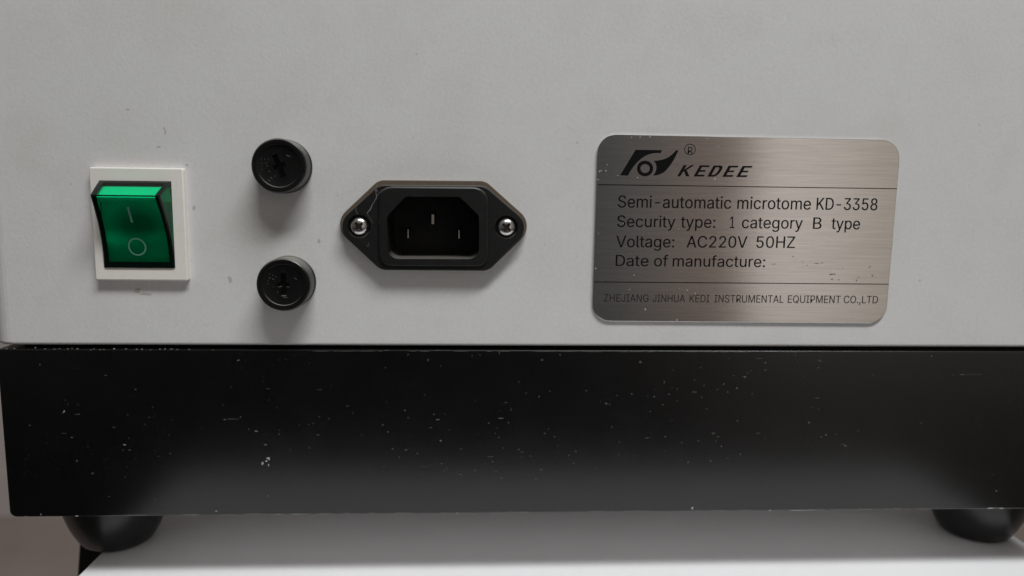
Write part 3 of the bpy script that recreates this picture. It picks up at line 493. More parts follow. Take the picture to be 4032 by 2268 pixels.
'a': (389, [("160 -9 137 -7 115 -3 94 5 76 15 60 29 48 45 38 63 32 84 30 108 32 128 36 146 43 161 53 174 64 184 78 193 92 200 108 206 125 211 178 220 234 227 247 229 257 231 265 235 271 240 274 246 276 255 276 257 275 272 272 285 267 297 260 307 251 315 240 322 227 327 212 330 196 331 178 330 163 327 149 322 137 316 127 309 118 301 110 292 104 283 100 274 41 291 51 313 64 331 79 346 95 358 114 368 133 375 153 380 173 383 194 384 239 379 255 375 271 369 286 360 300 350 312 336 322 320 330 301 335 278 337 251 337 0 277 0 277 52 272 52 252 25 242 16 229 8 215 1 199 -4 181 -7 170 45 192 47 211 51 228 59 242 68 254 80 263 93 270 108 274 122 276 138 276 190 259 182 231 176 200 171 175 168 134 159 122 153 112 147 103 139 97 130 93 118 92 105 93 93 96 82 102 72 109 64 119 57 130 52 142 48 156 46", "54 55 56 53 54 56 52 53 56 52 56 57 51 52 57 51 57 58 51 58 59 50 51 59 50 59 60 49 50 60 49 60 61 48 49 61 48 61 36 36 61 35 35 61 62 47 48 37 37 48 36 47 37 38 34 35 62 47 38 39 33 34 62 47 39 40 32 33 62 32 62 63 47 40 41 31 32 63 46 47 41 46 41 42 30 31 63 46 42 43 30 63 64 29 30 64 46 43 44 45 46 44 28 29 64 28 64 65 27 28 65 26 27 65 25 26 65 25 65 66 24 25 66 23 24 66 22 23 86 86 23 66 21 22 86 20 21 86 19 20 86 18 19 86 17 18 86 16 17 86 15 16 86 14 15 86 14 86 87 85 86 66 13 14 87 13 87 88 13 88 89 12 13 89 12 89 90 12 90 91 11 12 91 11 91 92 11 92 93 11 93 94 10 11 94 10 94 95 84 85 66 10 95 96 9 10 96 83 84 66 9 96 97 8 9 97 82 83 66 8 97 98 8 98 99 81 82 66 7 8 99 7 99 100 80 81 68 68 81 66 7 100 101 79 80 68 7 101 102 6 7 102 78 79 69 69 79 68 6 102 103 6 103 104 78 69 70 67 68 66 77 78 70 6 104 105 76 77 70 6 105 76 5 6 76 5 76 70 4 5 70 4 70 71 4 71 72 3 4 72 3 72 73 2 3 73 2 73 74 1 2 74 1 74 75 0 1 75")]),
'c': (396, [("207 -8 174 -5 144 3 117 16 93 35 72 58 56 85 44 116 37 150 34 187 37 225 44 260 56 291 72 318 93 341 117 360 144 374 174 382 207 384 226 384 243 381 260 377 276 371 291 364 305 356 318 346 330 335 340 322 349 308 356 293 362 277 303 262 290 289 270 311 242 325 207 330 184 328 163 321 145 310 130 296 118 278 108 258 102 236 98 212 96 187 98 163 102 139 108 117 118 97 130 80 145 66 163 55 184 49 207 46 243 52 271 66 292 89 304 117 363 102 357 86 350 70 341 56 331 43 319 32 306 21 292 12 277 5 261 -1 244 -5 226 -7", "17 18 19 17 19 20 16 17 20 16 20 21 16 21 22 15 16 22 15 22 23 15 23 24 14 15 24 14 24 25 14 25 26 13 14 36 36 14 35 35 14 26 35 26 27 34 35 27 13 36 37 33 34 27 33 27 28 13 37 38 12 13 38 32 33 28 12 38 39 32 28 29 12 39 40 32 29 30 11 12 40 31 32 30 11 40 41 10 11 41 10 41 42 10 42 43 9 10 43 9 43 44 8 9 44 8 44 45 8 45 46 7 8 46 7 46 47 7 47 48 56 57 58 6 7 48 56 58 59 6 48 49 55 56 59 55 59 60 5 6 49 5 49 50 55 60 61 5 50 51 54 55 61 4 5 51 54 61 62 4 51 52 53 54 62 4 52 53 4 53 62 4 62 63 3 4 63 3 63 64 3 64 65 2 3 65 2 65 66 2 66 67 1 2 67 1 67 68 0 1 68 0 68 69")]),
'e': (404, [("212 -8 177 -5 145 3 117 16 92 35 72 58 56 85 44 116 37 150 34 187 36 224 44 258 55 290 71 317 91 340 115 359 142 373 172 382 205 384 226 383 246 380 266 374 285 366 303 355 319 341 334 324 347 305 357 282 365 256 370 227 371 194 371 169 75 169 75 221 338 221 310 202 308 226 304 248 298 269 288 286 277 301 263 314 246 323 227 328 205 330 183 328 164 323 146 313 131 301 119 286 109 270 102 251 97 231 96 211 96 178 98 151 102 127 110 106 121 88 135 73 151 61 169 53 190 48 212 46 227 47 241 49 254 53 265 58 276 65 285 73 294 82 300 93 306 105 365 91 358 72 348 55 335 39 320 26 302 14 283 4 261 -3 237 -7", "17 18 19 17 19 20 16 17 20 16 20 21 16 21 22 15 16 22 15 22 23 14 15 23 14 23 24 14 24 25 13 14 45 45 14 44 44 14 25 43 44 25 13 45 46 42 43 25 42 25 26 13 46 47 41 42 26 12 13 47 40 41 26 12 47 48 40 26 27 12 48 49 39 40 27 11 12 49 11 49 50 38 39 27 38 27 28 11 50 51 37 38 28 10 11 51 37 28 29 10 51 52 36 37 29 10 52 33 33 52 53 36 29 34 34 29 30 35 36 34 9 10 33 9 33 32 53 33 34 53 34 30 54 53 30 54 30 31 8 9 32 55 54 31 8 32 31 8 31 55 8 55 56 7 8 56 7 56 57 6 7 57 6 57 58 71 72 73 70 71 73 70 73 74 6 58 59 5 6 59 69 70 74 5 59 60 68 69 74 68 74 75 67 68 75 5 60 61 4 5 61 66 67 75 66 75 76 4 61 62 65 66 76 64 65 76 4 62 63 63 64 76 4 63 76 4 76 77 3 4 77 3 77 78 2 3 78 2 78 79 2 79 80 1 2 80 1 80 81 0 1 81")]),
'f': (254, [("228 379 228 327 6 327 6 379", "2 3 0 2 0 1"), ("81 0 81 432 82 452 87 470 96 486 107 499 120 510 135 519 152 525 169 529 187 530 222 527 243 521 227 468 215 472 195 474 178 472 164 468 154 460 147 449 143 435 142 419 142 0", "9 10 11 8 9 11 8 11 12 7 8 12 7 12 13 6 7 13 5 6 14 14 6 13 4 5 14 3 4 15 15 4 14 3 15 16 3 16 17 2 3 17 2 17 18 2 18 19 1 2 19 1 19 20 1 20 21 0 1 21 0 21 22")]),
'g': (425, [("207 -151 180 -149 156 -146 134 -140 114 -132 97 -122 82 -110 70 -97 59 -84 51 -69 101 -41 122 -66 131 -74 142 -82 154 -88 169 -93 187 -96 207 -97 236 -95 261 -87 282 -75 298 -58 308 -34 311 -6 311 68 306 68 287 41 277 32 266 23 252 16 236 10 217 6 195 5 165 7 138 14 113 27 90 43 71 65 55 90 43 120 36 154 34 191 36 229 43 263 55 293 71 320 90 342 112 361 138 374 166 382 196 384 218 383 237 379 253 373 267 365 279 356 288 346 308 319 313 319 313 379 372 379 372 -9 370 -40 363 -67 350 -90 334 -109 314 -124 291 -136 265 -144 237 -149 205 59 227 61 246 66 264 75 278 87 290 103 300 121 307 142 311 166 312 193 311 219 307 242 300 264 291 283 279 299 264 312 247 322 227 328 205 330 182 328 163 322 145 312 130 298 118 282 109 262 102 241 98 218 96 193 98 167 102 144 109 123 118 104 131 88 145 76 163 66 183 61", "49 50 51 49 51 52 48 49 52 48 52 53 58 59 60 58 60 61 47 48 53 47 53 54 47 54 55 46 47 55 46 55 56 46 56 87 87 56 57 45 46 88 88 46 87 45 88 89 45 89 90 86 87 57 45 90 91 85 86 57 44 45 91 85 57 58 85 58 84 84 58 83 83 58 82 82 58 81 81 58 61 44 91 92 44 92 93 43 44 93 43 93 94 42 43 94 42 94 95 80 81 61 42 95 96 41 42 96 79 80 61 41 96 97 41 97 98 78 79 61 40 41 98 40 98 99 77 78 61 39 40 99 39 99 100 76 77 61 39 100 101 75 76 61 38 39 101 38 101 102 74 75 24 24 75 61 37 38 102 37 102 103 73 74 24 37 103 104 72 73 25 25 73 24 72 25 26 23 24 61 37 104 105 71 72 26 36 37 105 36 105 70 70 71 26 36 70 26 35 36 26 35 26 27 35 27 28 34 35 28 34 28 29 34 29 30 33 34 30 33 30 31 32 33 31 22 23 61 22 61 62 21 22 62 21 62 63 9 10 11 20 21 63 9 11 12 20 63 64 8 9 12 8 12 13 19 20 64 8 13 14 7 8 14 18 19 64 7 14 15 18 64 65 7 15 16 17 18 65 7 16 17 6 7 17 6 17 65 6 65 66 5 6 66 4 5 66 4 66 67 3 4 67 3 67 68 2 3 68 2 68 69 1 2 69 0 1 69")]),
'i': (167, [("53 0 53 379 114 379 114 0", "0 1 2 0 2 3"), ("84 443 73 444 63 448 54 455 47 463 43 472 41 483 43 494 47 504 54 512 63 518 73 522 84 524 95 522 105 518 114 512 121 504 125 494 126 483 125 472 121 463 114 455 105 448 95 444", "11 12 13 10 11 13 10 13 14 9 10 14 9 14 15 8 9 15 8 15 16 7 8 16 7 16 17 6 7 17 6 17 18 5 6 18 5 18 19 4 5 19 4 19 20 3 4 20 3 20 21 2 3 21 2 21 22 1 2 22 1 22 23 0 1 23")]),
'l': (189, [("139 -2 112 0 91 8 74 20 62 37 55 59 53 84 53 509 114 509 114 99 114 83 117 71 120 62 126 57 135 53 146 52 160 53 170 54 181 3 162 -1", "6 7 8 6 8 9 6 9 10 5 6 10 5 10 11 5 11 12 5 12 13 4 5 13 4 13 14 16 17 18 4 14 15 15 16 18 4 15 18 3 4 18 2 3 18 1 2 18 1 18 19 0 1 19")]),
'm': (610, [("53 0 53 379 112 379 112 295 108 295 114 314 122 331 132 346 144 358 158 368 172 376 187 382 203 385 219 386 245 383 268 375 287 361 303 342 314 320 321 295 312 295 318 312 326 329 337 343 350 356 364 366 381 375 398 381 417 385 437 386 458 385 478 380 497 372 514 361 529 346 541 328 550 307 555 283 557 255 557 0 496 0 496 254 493 279 485 298 473 313 456 323 438 329 419 330 402 329 387 326 374 320 363 312 353 302 345 290 340 277 336 263 335 247 335 0 274 0 274 260 272 280 265 297 253 311 238 322 220 328 199 330 185 329 171 326 158 320 145 312 135 302 126 289 119 274 115 257 114 238 114 0", "12 13 14 28 29 30 11 12 14 27 28 30 27 30 31 11 14 15 10 11 15 26 27 31 26 31 32 0 1 2 0 2 4 4 2 3 9 10 15 9 15 16 25 26 32 25 32 33 8 9 16 24 25 33 8 16 17 24 33 34 7 8 17 23 24 34 6 7 17 23 34 35 22 23 47 47 23 35 6 17 65 65 17 18 5 6 66 66 6 65 64 65 18 22 47 48 46 47 35 5 66 67 21 22 49 49 22 48 45 46 35 63 64 18 45 35 36 5 67 68 21 49 50 44 45 36 62 63 18 5 68 69 62 18 19 21 50 51 4 5 69 43 44 36 4 69 70 20 21 51 20 51 52 61 62 19 43 36 37 4 70 71 20 52 53 42 43 37 60 61 20 20 61 19 0 4 72 72 4 71 60 20 53 60 53 54 42 37 38 59 60 54 41 42 38 59 54 55 0 72 73 59 55 56 58 59 56 0 73 74 41 38 39 40 41 39 58 56 57 0 74 75")]),
'n': (410, [("114 227 114 0 53 0 53 379 112 379 112 287 102 287 116 319 132 344 152 362 175 374 200 382 227 384 252 383 275 377 295 369 313 356 328 340 341 321 350 298 355 271 357 240 357 0 296 0 296 235 293 263 286 286 273 304 256 318 235 326 210 329 192 328 176 324 161 317 147 308 136 297 126 283 119 266 115 248", "11 12 13 11 13 14 10 11 14 2 3 4 2 4 6 6 4 5 10 14 15 9 10 15 9 15 16 8 9 16 8 16 17 7 8 31 31 8 17 31 17 30 30 17 18 29 30 18 7 31 32 28 29 18 7 32 33 28 18 19 6 7 33 27 28 19 6 33 34 6 34 35 26 27 19 26 19 20 6 35 36 2 6 37 37 6 36 25 26 20 25 20 21 2 37 38 24 25 21 2 38 0 24 21 22 23 24 22 2 0 1")]),
'o': (415, [("207 -8 174 -5 144 3 117 16 93 35 72 58 56 85 44 116 37 150 34 187 37 225 44 260 56 291 72 318 93 341 117 360 144 374 174 382 207 384 241 382 271 374 299 360 323 341 343 318 359 291 371 260 379 225 381 187 379 150 371 116 359 85 343 58 323 35 299 16 271 3 241 -5 207 46 231 49 252 55 270 66 285 80 298 97 307 117 314 139 318 163 319 187 318 212 314 236 307 258 298 278 285 296 270 310 252 321 231 328 207 330 184 328 163 321 145 310 130 296 118 278 108 258 102 236 98 212 96 187 98 163 102 139 108 117 118 97 130 80 145 66 163 55 184 49", "17 18 19 16 17 19 16 19 20 15 16 20 15 20 21 14 15 21 14 21 22 13 14 22 13 22 55 55 22 54 54 22 53 53 22 23 13 55 56 52 53 23 13 56 57 51 52 23 12 13 57 51 23 24 12 57 58 50 51 24 12 58 59 49 50 24 11 12 59 49 24 25 11 59 60 48 49 25 10 11 60 48 25 26 10 60 61 47 48 26 10 61 62 46 47 26 9 10 62 46 26 27 9 62 63 45 46 27 8 9 63 8 63 64 44 45 27 44 27 28 8 64 65 43 44 28 7 8 65 43 28 29 7 65 66 42 43 29 7 66 67 41 42 29 6 7 67 41 29 30 6 67 68 40 41 30 5 6 68 40 30 31 5 68 69 39 40 31 5 69 70 38 39 31 4 5 70 38 31 32 4 70 71 37 38 32 4 71 36 36 37 32 4 36 32 3 4 32 3 32 33 2 3 33 2 33 34 1 2 34 1 34 35 0 1 35")]),
'p': (424, [("53 -143 53 379 112 379 112 319 118 319 137 346 147 355 158 364 171 373 188 379 207 383 229 384 259 382 287 374 313 361 335 342 354 320 370 293 381 261 388 227 390 189 388 151 381 116 370 84 355 57 336 34 313 16 288 3 260 -6 229 -8 208 -7 189 -3 173 4 159 12 147 21 138 31 118 59 114 59 114 -143 220 47 242 49 262 55 279 66 294 80 306 97 316 117 323 139 327 163 328 189 327 215 323 239 316 261 307 281 295 298 280 311 262 322 243 328 220 330 198 328 178 322 161 312 147 299 134 282 125 263 118 241 114 216 113 189 114 162 118 138 125 115 135 95 147 78 162 65 179 55 198 49", "10 11 12 9 10 12 9 12 13 0 1 2 0 2 3 8 9 13 8 13 14 7 8 14 6 7 14 6 14 15 5 6 15 4 5 58 58 5 15 58 15 57 57 15 16 56 57 16 4 58 59 55 56 16 4 59 60 54 55 16 54 16 17 0 3 4 0 4 64 64 4 63 63 4 62 62 4 61 61 4 60 53 54 17 52 53 17 52 17 18 51 52 18 50 51 18 50 18 19 0 64 65 49 50 19 49 19 20 0 65 66 48 49 20 0 66 67 47 48 20 47 20 21 46 47 21 0 67 68 46 21 22 45 46 22 0 68 69 44 45 22 44 22 23 0 69 37 37 69 70 43 44 23 37 70 71 43 23 24 42 43 24 37 71 72 41 42 24 37 72 36 36 72 73 0 37 38 35 36 73 41 24 25 35 73 74 40 41 25 35 74 39 39 40 25 35 39 25 35 25 26 34 35 26 33 34 26 33 26 27 32 33 27 31 32 27 31 27 28 30 31 28 30 28 29")]),
'r': (259, [("53 0 53 379 112 379 112 321 115 321 124 339 137 354 152 367 171 377 191 383 213 385 229 384 243 384 243 322 230 324 207 326 190 324 174 321 159 315 146 306 135 296 126 284 119 269 115 254 114 237 114 0", "9 10 11 9 11 12 9 12 13 8 9 13 0 1 2 0 2 3 7 8 13 6 7 13 5 6 14 14 6 13 4 5 15 15 5 14 4 15 16 4 16 17 0 3 4 0 4 23 23 4 22 22 4 21 21 4 20 20 4 19 19 4 18 18 4 17 0 23 24 0 24 25")]),
't': (227, [("204 379 204 327 6 327 6 379", "2 3 0 2 0 1"), ("65 471 126 471 126 98 127 83 130 70 136 61 144 55 156 51 170 50 185 51 202 54 213 2 192 -3 168 -4 138 -1 113 7 92 21 77 41 68 64 65 93", "19 0 1 19 1 2 19 2 3 18 19 3 18 3 4 18 4 5 17 18 5 17 5 6 17 6 7 9 10 11 17 7 8 8 9 11 17 8 11 16 17 11 15 16 11 14 15 11 14 11 12 13 14 12")]),
'u': (410, [("182 -5 158 -3 135 2 115 11 97 23 82 39 69 59 60 82 54 109 53 139 53 379 114 379 114 144 116 117 124 94 137 75 154 61 175 53 200 50 218 51 234 55 249 62 263 71 274 83 283 97 290 113 295 132 296 153 296 379 357 379 357 0 298 0 298 92 307 92 294 60 277 35 257 17 234 5 209 -3", "9 10 11 9 11 12 27 28 29 27 29 30 26 27 30 9 12 13 8 9 13 25 26 33 33 26 30 8 13 14 24 25 33 7 8 14 23 24 32 32 24 33 7 14 15 23 32 34 34 32 31 34 33 30 22 23 34 6 7 15 6 15 16 21 22 34 20 21 34 6 16 17 20 34 35 31 34 30 5 6 17 19 20 35 5 17 18 18 19 35 5 18 35 4 5 35 4 35 36 3 4 36 3 36 37 2 3 37 2 37 38 1 2 38 0 1 38")]),
'y': (389, [("47 -139 61 -86 71 -87 83 -89 94 -90 104 -89 113 -86 122 -81 130 -74 138 -64 145 -51 151 -36 163 -1 17 379 84 379 165 155 187 87 206 21 184 21 202 87 224 155 305 379 371 379 204 -58 196 -77 187 -93 177 -107 165 -119 153 -128 139 -136 125 -141 109 -144 91 -145 65 -143", "12 13 14 12 14 15 20 21 22 20 22 23 12 15 16 19 20 17 17 20 23 12 16 18 18 16 17 18 19 17 12 18 17 12 17 23 11 12 23 10 11 23 9 10 23 9 23 24 8 9 24 7 8 24 7 24 25 6 7 25 0 1 2 5 6 25 0 2 3 0 3 4 4 5 25 0 4 25 0 25 26 0 26 27 0 27 28 0 28 29 0 29 30 33 0 30 33 30 31 32 33 31")]),
' ': (188, []),
}


# ================================================================ material helpers
def new_mat(name):
    m = bpy.data.materials.new(name)
    m.use_nodes = True
    nt = m.node_tree
    return m, nt, nt.nodes['Principled BSDF']

def mm_coords(nt, scale=(1, 1, 1)):
    tc = nt.nodes.new("ShaderNodeTexCoord")
    mp = nt.nodes.new("ShaderNodeMapping")
    mp.inputs['Scale'].default_value = tuple(1000 * s for s in scale)
    nt.links.new(tc.outputs['Object'], mp.inputs[0])
    return mp.outputs[0]

def noise(nt, co, scale, detail=2.0, rough=.5):
    n = nt.nodes.new("ShaderNodeTexNoise")
    n.inputs['Scale'].default_value = scale
    n.inputs['Detail'].default_value = detail
    n.inputs['Roughness'].default_value = rough
    nt.links.new(co, n.inputs['Vector'])
    return n.outputs['Fac']

def ramp(nt, fac, stops_):
    r = nt.nodes.new("ShaderNodeValToRGB")
    e_ = r.color_ramp.elements
    while len(e_) > 1:
        e_.remove(e_[-1])
    for i_, (p_, c_) in enumerate(stops_):
        q = e_[0] if i_ == 0 else e_.new(p_)
        q.position = p_
        q.color = (*c_, 1) if len(c_) == 3 else c_
    nt.links.new(fac, r.inputs[0])
    return r.outputs['Color']

def mixc(nt, fac, a, b, mode='MIX'):
    m_ = nt.nodes.new("ShaderNodeMix")
    m_.data_type = 'RGBA'
    m_.blend_type = mode
    for sock, v in ((m_.inputs['Factor'], fac), (m_.inputs['A'], a), (m_.inputs['B'], b)):
        if isinstance(v, (int, float)):
            sock.default_value = v
        elif isinstance(v, tuple):
            sock.default_value = (*v, 1) if len(v) == 3 else v
        else:
            nt.links.new(v, sock)
    return m_.outputs['Result']

def bump(nt, bsdf, height, strength, dist=.0001):
    b = nt.nodes.new("ShaderNodeBump")
    b.inputs['Strength'].default_value = strength
    b.inputs['Distance'].default_value = dist
    nt.links.new(height, b.inputs['Height'])
    nt.links.new(b.outputs[0], bsdf.inputs['Normal'])

def plain(name, color, rough=.5, metal=0.0, spec=.5):
    m, nt, b = new_mat(name)
    b.inputs['Base Color'].default_value = (*color, 1)
    b.inputs['Roughness'].default_value = rough
    b.inputs['Metallic'].default_value = metal
    b.inputs['Specular IOR Level'].default_value = spec
    return m

# ---------------------------------------------------------------- materials
def make_panel_paint():
    m, nt, b = new_mat("white_powder_coat")
    co = mm_coords(nt)
    blot = noise(nt, co, .035, 3, .6)
    c = ramp(nt, blot, [(.30, (.625, .612, .592)), (.5, (.655, .655, .65)), (.70, (.64, .628, .622))])
    fine = noise(nt, co, .9, 3, .6)
    c = mixc(nt, .12, c, ramp(nt, fine, [(.35, (.50, .49, .47)), (.65, (.74, .74, .73))]))
    # faint grubby film in patches
    grime = noise(nt, co, .11, 5, .7)
    gm = ramp(nt, grime, [(.60, (0, 0, 0)), (.78, (1, 1, 1))])
    gmv = nt.nodes.new("ShaderNodeMath"); gmv.operation = 'MULTIPLY'; gmv.inputs[1].default_value = .22
    nt.links.new(gm, gmv.inputs[0])
    c = mixc(nt, gmv.outputs[0], c, (.46, .43, .37))
    # rare pin-head specks
    vo = nt.nodes.new("ShaderNodeTexVoronoi")
    vo.inputs['Scale'].default_value = .16
    nt.links.new(co, vo.inputs['Vector'])
    sp = ramp(nt, vo.outputs['Distance'], [(.0, (1, 1, 1)), (.045, (.6, .6, .6)), (.075, (0, 0, 0))])
    spv = nt.nodes.new("ShaderNodeMath"); spv.operation = 'MULTIPLY'
    nt.links.new(sp, spv.inputs[0])
    csep = nt.nodes.new("ShaderNodeSeparateColor")
    nt.links.new(vo.outputs['Color'], csep.inputs[0])
    th = nt.nodes.new("ShaderNodeMath"); th.operation = 'GREATER_THAN'; th.inputs[1].default_value = .8
    nt.links.new(csep.outputs[0], th.inputs[0])
    th2 = nt.nodes.new("ShaderNodeMath"); th2.operation = 'MULTIPLY'; th2.inputs[1].default_value = .45
    nt.links.new(th.outputs[0], th2.inputs[0])
    nt.links.new(th2.outputs[0], spv.inputs[1])
    c = mixc(nt, spv.outputs[0], c, (.22, .19, .16))
    nt.links.new(c, b.inputs['Base Color'])
    b.inputs['Roughness'].default_value = .48
    b.inputs['Specular IOR Level'].default_value = .35
    bump(nt, b, noise(nt, co, 1.3, 2, .5), .25, .00012)
    return m

def make_base_paint():
    m, nt, b = new_mat("black_satin_paint")
    co = mm_coords(nt)
    c = ramp(nt, noise(nt, co, .06, 4, .6), [(.3, (.0020, .0020, .0021)), (.7, (.0034, .0034, .0036))])
    # fine dust freckles
    f = noise(nt, co, 1.3, 2, .5)
    fm = ramp(nt, f, [(.66, (0, 0, 0)), (.78, (1, 1, 1))])
    big = ramp(nt, noise(nt, co, .045, 3, .55), [(.42, (0, 0, 0)), (.68, (1, 1, 1))])
    mu = nt.nodes.new("ShaderNodeMath"); mu.operation = 'MULTIPLY'
    nt.links.new(fm, mu.inputs[0]); nt.links.new(big, mu.inputs[1])
    mu2 = nt.nodes.new("ShaderNodeMath"); mu2.operation = 'MULTIPLY'; mu2.inputs[1].default_value = .5
    nt.links.new(mu.outputs[0], mu2.inputs[0])
    c = mixc(nt, mu2.outputs[0], c, (.06, .058, .055))
    nt.links.new(c, b.inputs['Base Color'])
    b.inputs['Specular IOR Level'].default_value = .72
    rr = nt.nodes.new("ShaderNodeMapRange")
    nt.links.new(noise(nt, co, .09, 4, .6), rr.inputs['Value'])
    rr.inputs['To Min'].default_value = .20
    rr.inputs['To Max'].default_value = .27
    nt.links.new(rr.outputs[0], b.inputs['Roughness'])
    bump(nt, b, noise(nt, co, 1.6, 2, .5), .07, .0001)
    return m

def make_plastic(name, color, rough, dust=.25, bumpy=.1, settled=0):
    m, nt, b = new_mat(name)
    co = mm_coords(nt)
    d = noise(nt, co, .55, 6, .72)
    dm = ramp(nt, d, [(.54, (0, 0, 0)), (.80, (dust, dust, dust))])
    c = mixc(nt, dm, color, tuple(min(.35, .05 + v) for v in color))
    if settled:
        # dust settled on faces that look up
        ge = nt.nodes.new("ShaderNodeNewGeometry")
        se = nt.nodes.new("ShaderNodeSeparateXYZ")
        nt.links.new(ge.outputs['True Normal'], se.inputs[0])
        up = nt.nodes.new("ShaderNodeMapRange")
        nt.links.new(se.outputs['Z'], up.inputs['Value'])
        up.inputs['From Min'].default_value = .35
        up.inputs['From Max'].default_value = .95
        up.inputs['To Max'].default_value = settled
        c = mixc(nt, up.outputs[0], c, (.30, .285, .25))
    nt.links.new(c, b.inputs['Base Color'])
    rr = nt.nodes.new("ShaderNodeMapRange")
    nt.links.new(d, rr.inputs['Value'])
    rr.inputs['To Min'].default_value = rough - .06
    rr.inputs['To Max'].default_value = rough + .10
    nt.links.new(rr.outputs[0], b.inputs['Roughness'])
    bump(nt, b, noise(nt, co, 2.2, 3, .6), bumpy, .00008)
    return m

def make_brushed():
    m, nt, b = new_mat("brushed_steel")
    co = mm_coords(nt, (.012, 1, 1.0))
    st = noise(nt, co, 8.0, 5, .65)
    co2 = mm_coords(nt, (.05, 1, 1.0))
    st2 = noise(nt, co2, 1.6, 3, .6)
    c = mixc(nt, .35, ramp(nt, st, [(.3, (.50, .495, .485)), (.7, (.68, .672, .66))]),
             ramp(nt, st2, [(.35, (.52, .51, .50)), (.65, (.66, .65, .635))]))
    nt.links.new(c, b.inputs['Base Color'])
    b.inputs['Metallic'].default_value = 1.0
    rr = nt.nodes.new("ShaderNodeMapRange")
    nt.links.new(st, rr.inputs['Value'])
    rr.inputs['To Min'].default_value = .07
    rr.inputs['To Max'].default_value = .16
    nt.links.new(rr.outputs[0], b.inputs['Roughness'])
    b.inputs['Anisotropic'].default_value = .8
    tg = nt.nodes.new("ShaderNodeCombineXYZ")
    tg.inputs[2].default_value = 1.0
    nt.links.new(tg.outputs[0], b.inputs['Tangent'])
    bump(nt, b, st, .06, .00005)
    return m

def make_green_window():
    """clear green polycarbonate: tints what is seen and lit through it, and reflects like plastic"""
    m = bpy.data.materials.new("green_clear_plastic")
    m.use_nodes = True
    nt = m.node_tree
    nt.nodes.clear()
    out = nt.nodes.new("ShaderNodeOutputMaterial")
    tr = nt.nodes.new("ShaderNodeBsdfTransparent")
    tr.inputs[0].default_value = (.003, .78, .48, 1)
    gl = nt.nodes.new("ShaderNodeBsdfGlossy")
    gl.inputs['Roughness'].default_value = .16
    gl.inputs['Color'].default_value = (.5, .5, .5, 1)
    fr = nt.nodes.new("ShaderNodeFresnel")
    fr.inputs[0].default_value = 1.33
    mx = nt.nodes.new("ShaderNodeMixShader")
    nt.links.new(fr.outputs[0], mx.inputs[0])
    nt.links.new(tr.outputs[0], mx.inputs[1])
    nt.links.new(gl.outputs[0], mx.inputs[2])
    nt.links.new(mx.outputs[0], out.inputs[0])
    return m

M_PANEL = make_panel_paint()
M_BASE = make_base_paint()
M_BRUSHED = make_brushed()
M_GREEN = make_green_window()
M_GREEN_EDGE = plain("dark_green_plastic_edge", (.0014, .006, .004), .25, 0, .18)
def make_diffuser():
    """milky block with the dark neon lamp showing softly through its middle"""
    m, nt, b = new_mat("milky_diffuser")
    tc = nt.nodes.new("ShaderNodeTexCoord")
    mp = nt.nodes.new("ShaderNodeMapping")
    mp.inputs['Scale'].default_value = (95, 60, 120)
    mp.inputs['Location'].default_value = (-.02, 0, .02)
    nt.links.new(tc.outputs['Object'], mp.inputs[0])
    ln = nt.nodes.new("ShaderNodeVectorMath"); ln.operation = 'LENGTH'
    nt.links.new(mp.outputs[0], ln.inputs[0])
    nt.links.new(ramp(nt, ln.outputs['Value'], [(0.0, (.24, .27, .26)), (.35, (.34, .38, .36)), (.8, (.90, .93, .92))]), b.inputs['Base Color'])
    b.inputs['Roughness'].default_value = .6
    return m
M_DIFFUSER = make_diffuser()
M_WELL = plain("black_well", (.004, .004, .004), .7)
M_MARK = plain("pale_green_ink", (.10, .27, .20), .5)
M_IVORY = make_plastic("ivory_plastic", (.80, .77, .72), .42, .2, .06)
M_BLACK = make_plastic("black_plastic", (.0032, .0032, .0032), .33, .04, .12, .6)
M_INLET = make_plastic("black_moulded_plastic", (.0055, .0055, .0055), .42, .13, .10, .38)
M_BROWN = make_plastic("grimy_brown_plate", (.115, .088, .062), .5, .7, .3)
M_STEEL = plain("nickel_screw", (.60, .59, .57), .26, 1.0)
M_PIN_SHANK = plain("shaded_pin_shank", (.05, .046, .042), .6, .5)
M_RECESS = plain("dark_screw_recess", (.20, .195, .185), .45, .6)  # darker, rougher metal inside the cross recess
M_PIN = plain("nickel_pin", (.82, .78, .74), .5, 1.0)
M_INK = plain("black_ink", (.004, .0036, .0036), .6, 0, .12)
M_INK_THIN = plain("worn_ink", (.022, .021, .020), .6, 0, .15)
M_RUBBER = make_plastic("black_rubber", (.008, .008, .008), .30, .08, .05)
M_CHIP = plain("chipped_white", (.36, .355, .345), .8)
M_SCUFF = plain("grey_scuff", (.042, .0415, .0415), .7)
M_RUB_HIGHLIGHT = plain("worn_highlight_grey", (.12, .118, .115), .8)  # rubbed chips, and the painted highlight on the top edge
M_SPECK = plain("brown_speck", (.47, .44, .39), .8)
M_SMUDGE = plain("ink_smudge", (.16, .14, .12), .7)
M_FLECK = plain("pale_fleck", (.58, .55, .50), .7)
M_COBWEB = plain("dust_thread", (.14, .137, .13), .9)
M_ZINC = plain("zinc_underside", (.86, .85, .84), .55)
M_ADDED_LEG = plain("added_dark_leg", (.008, .008, .008), .6)

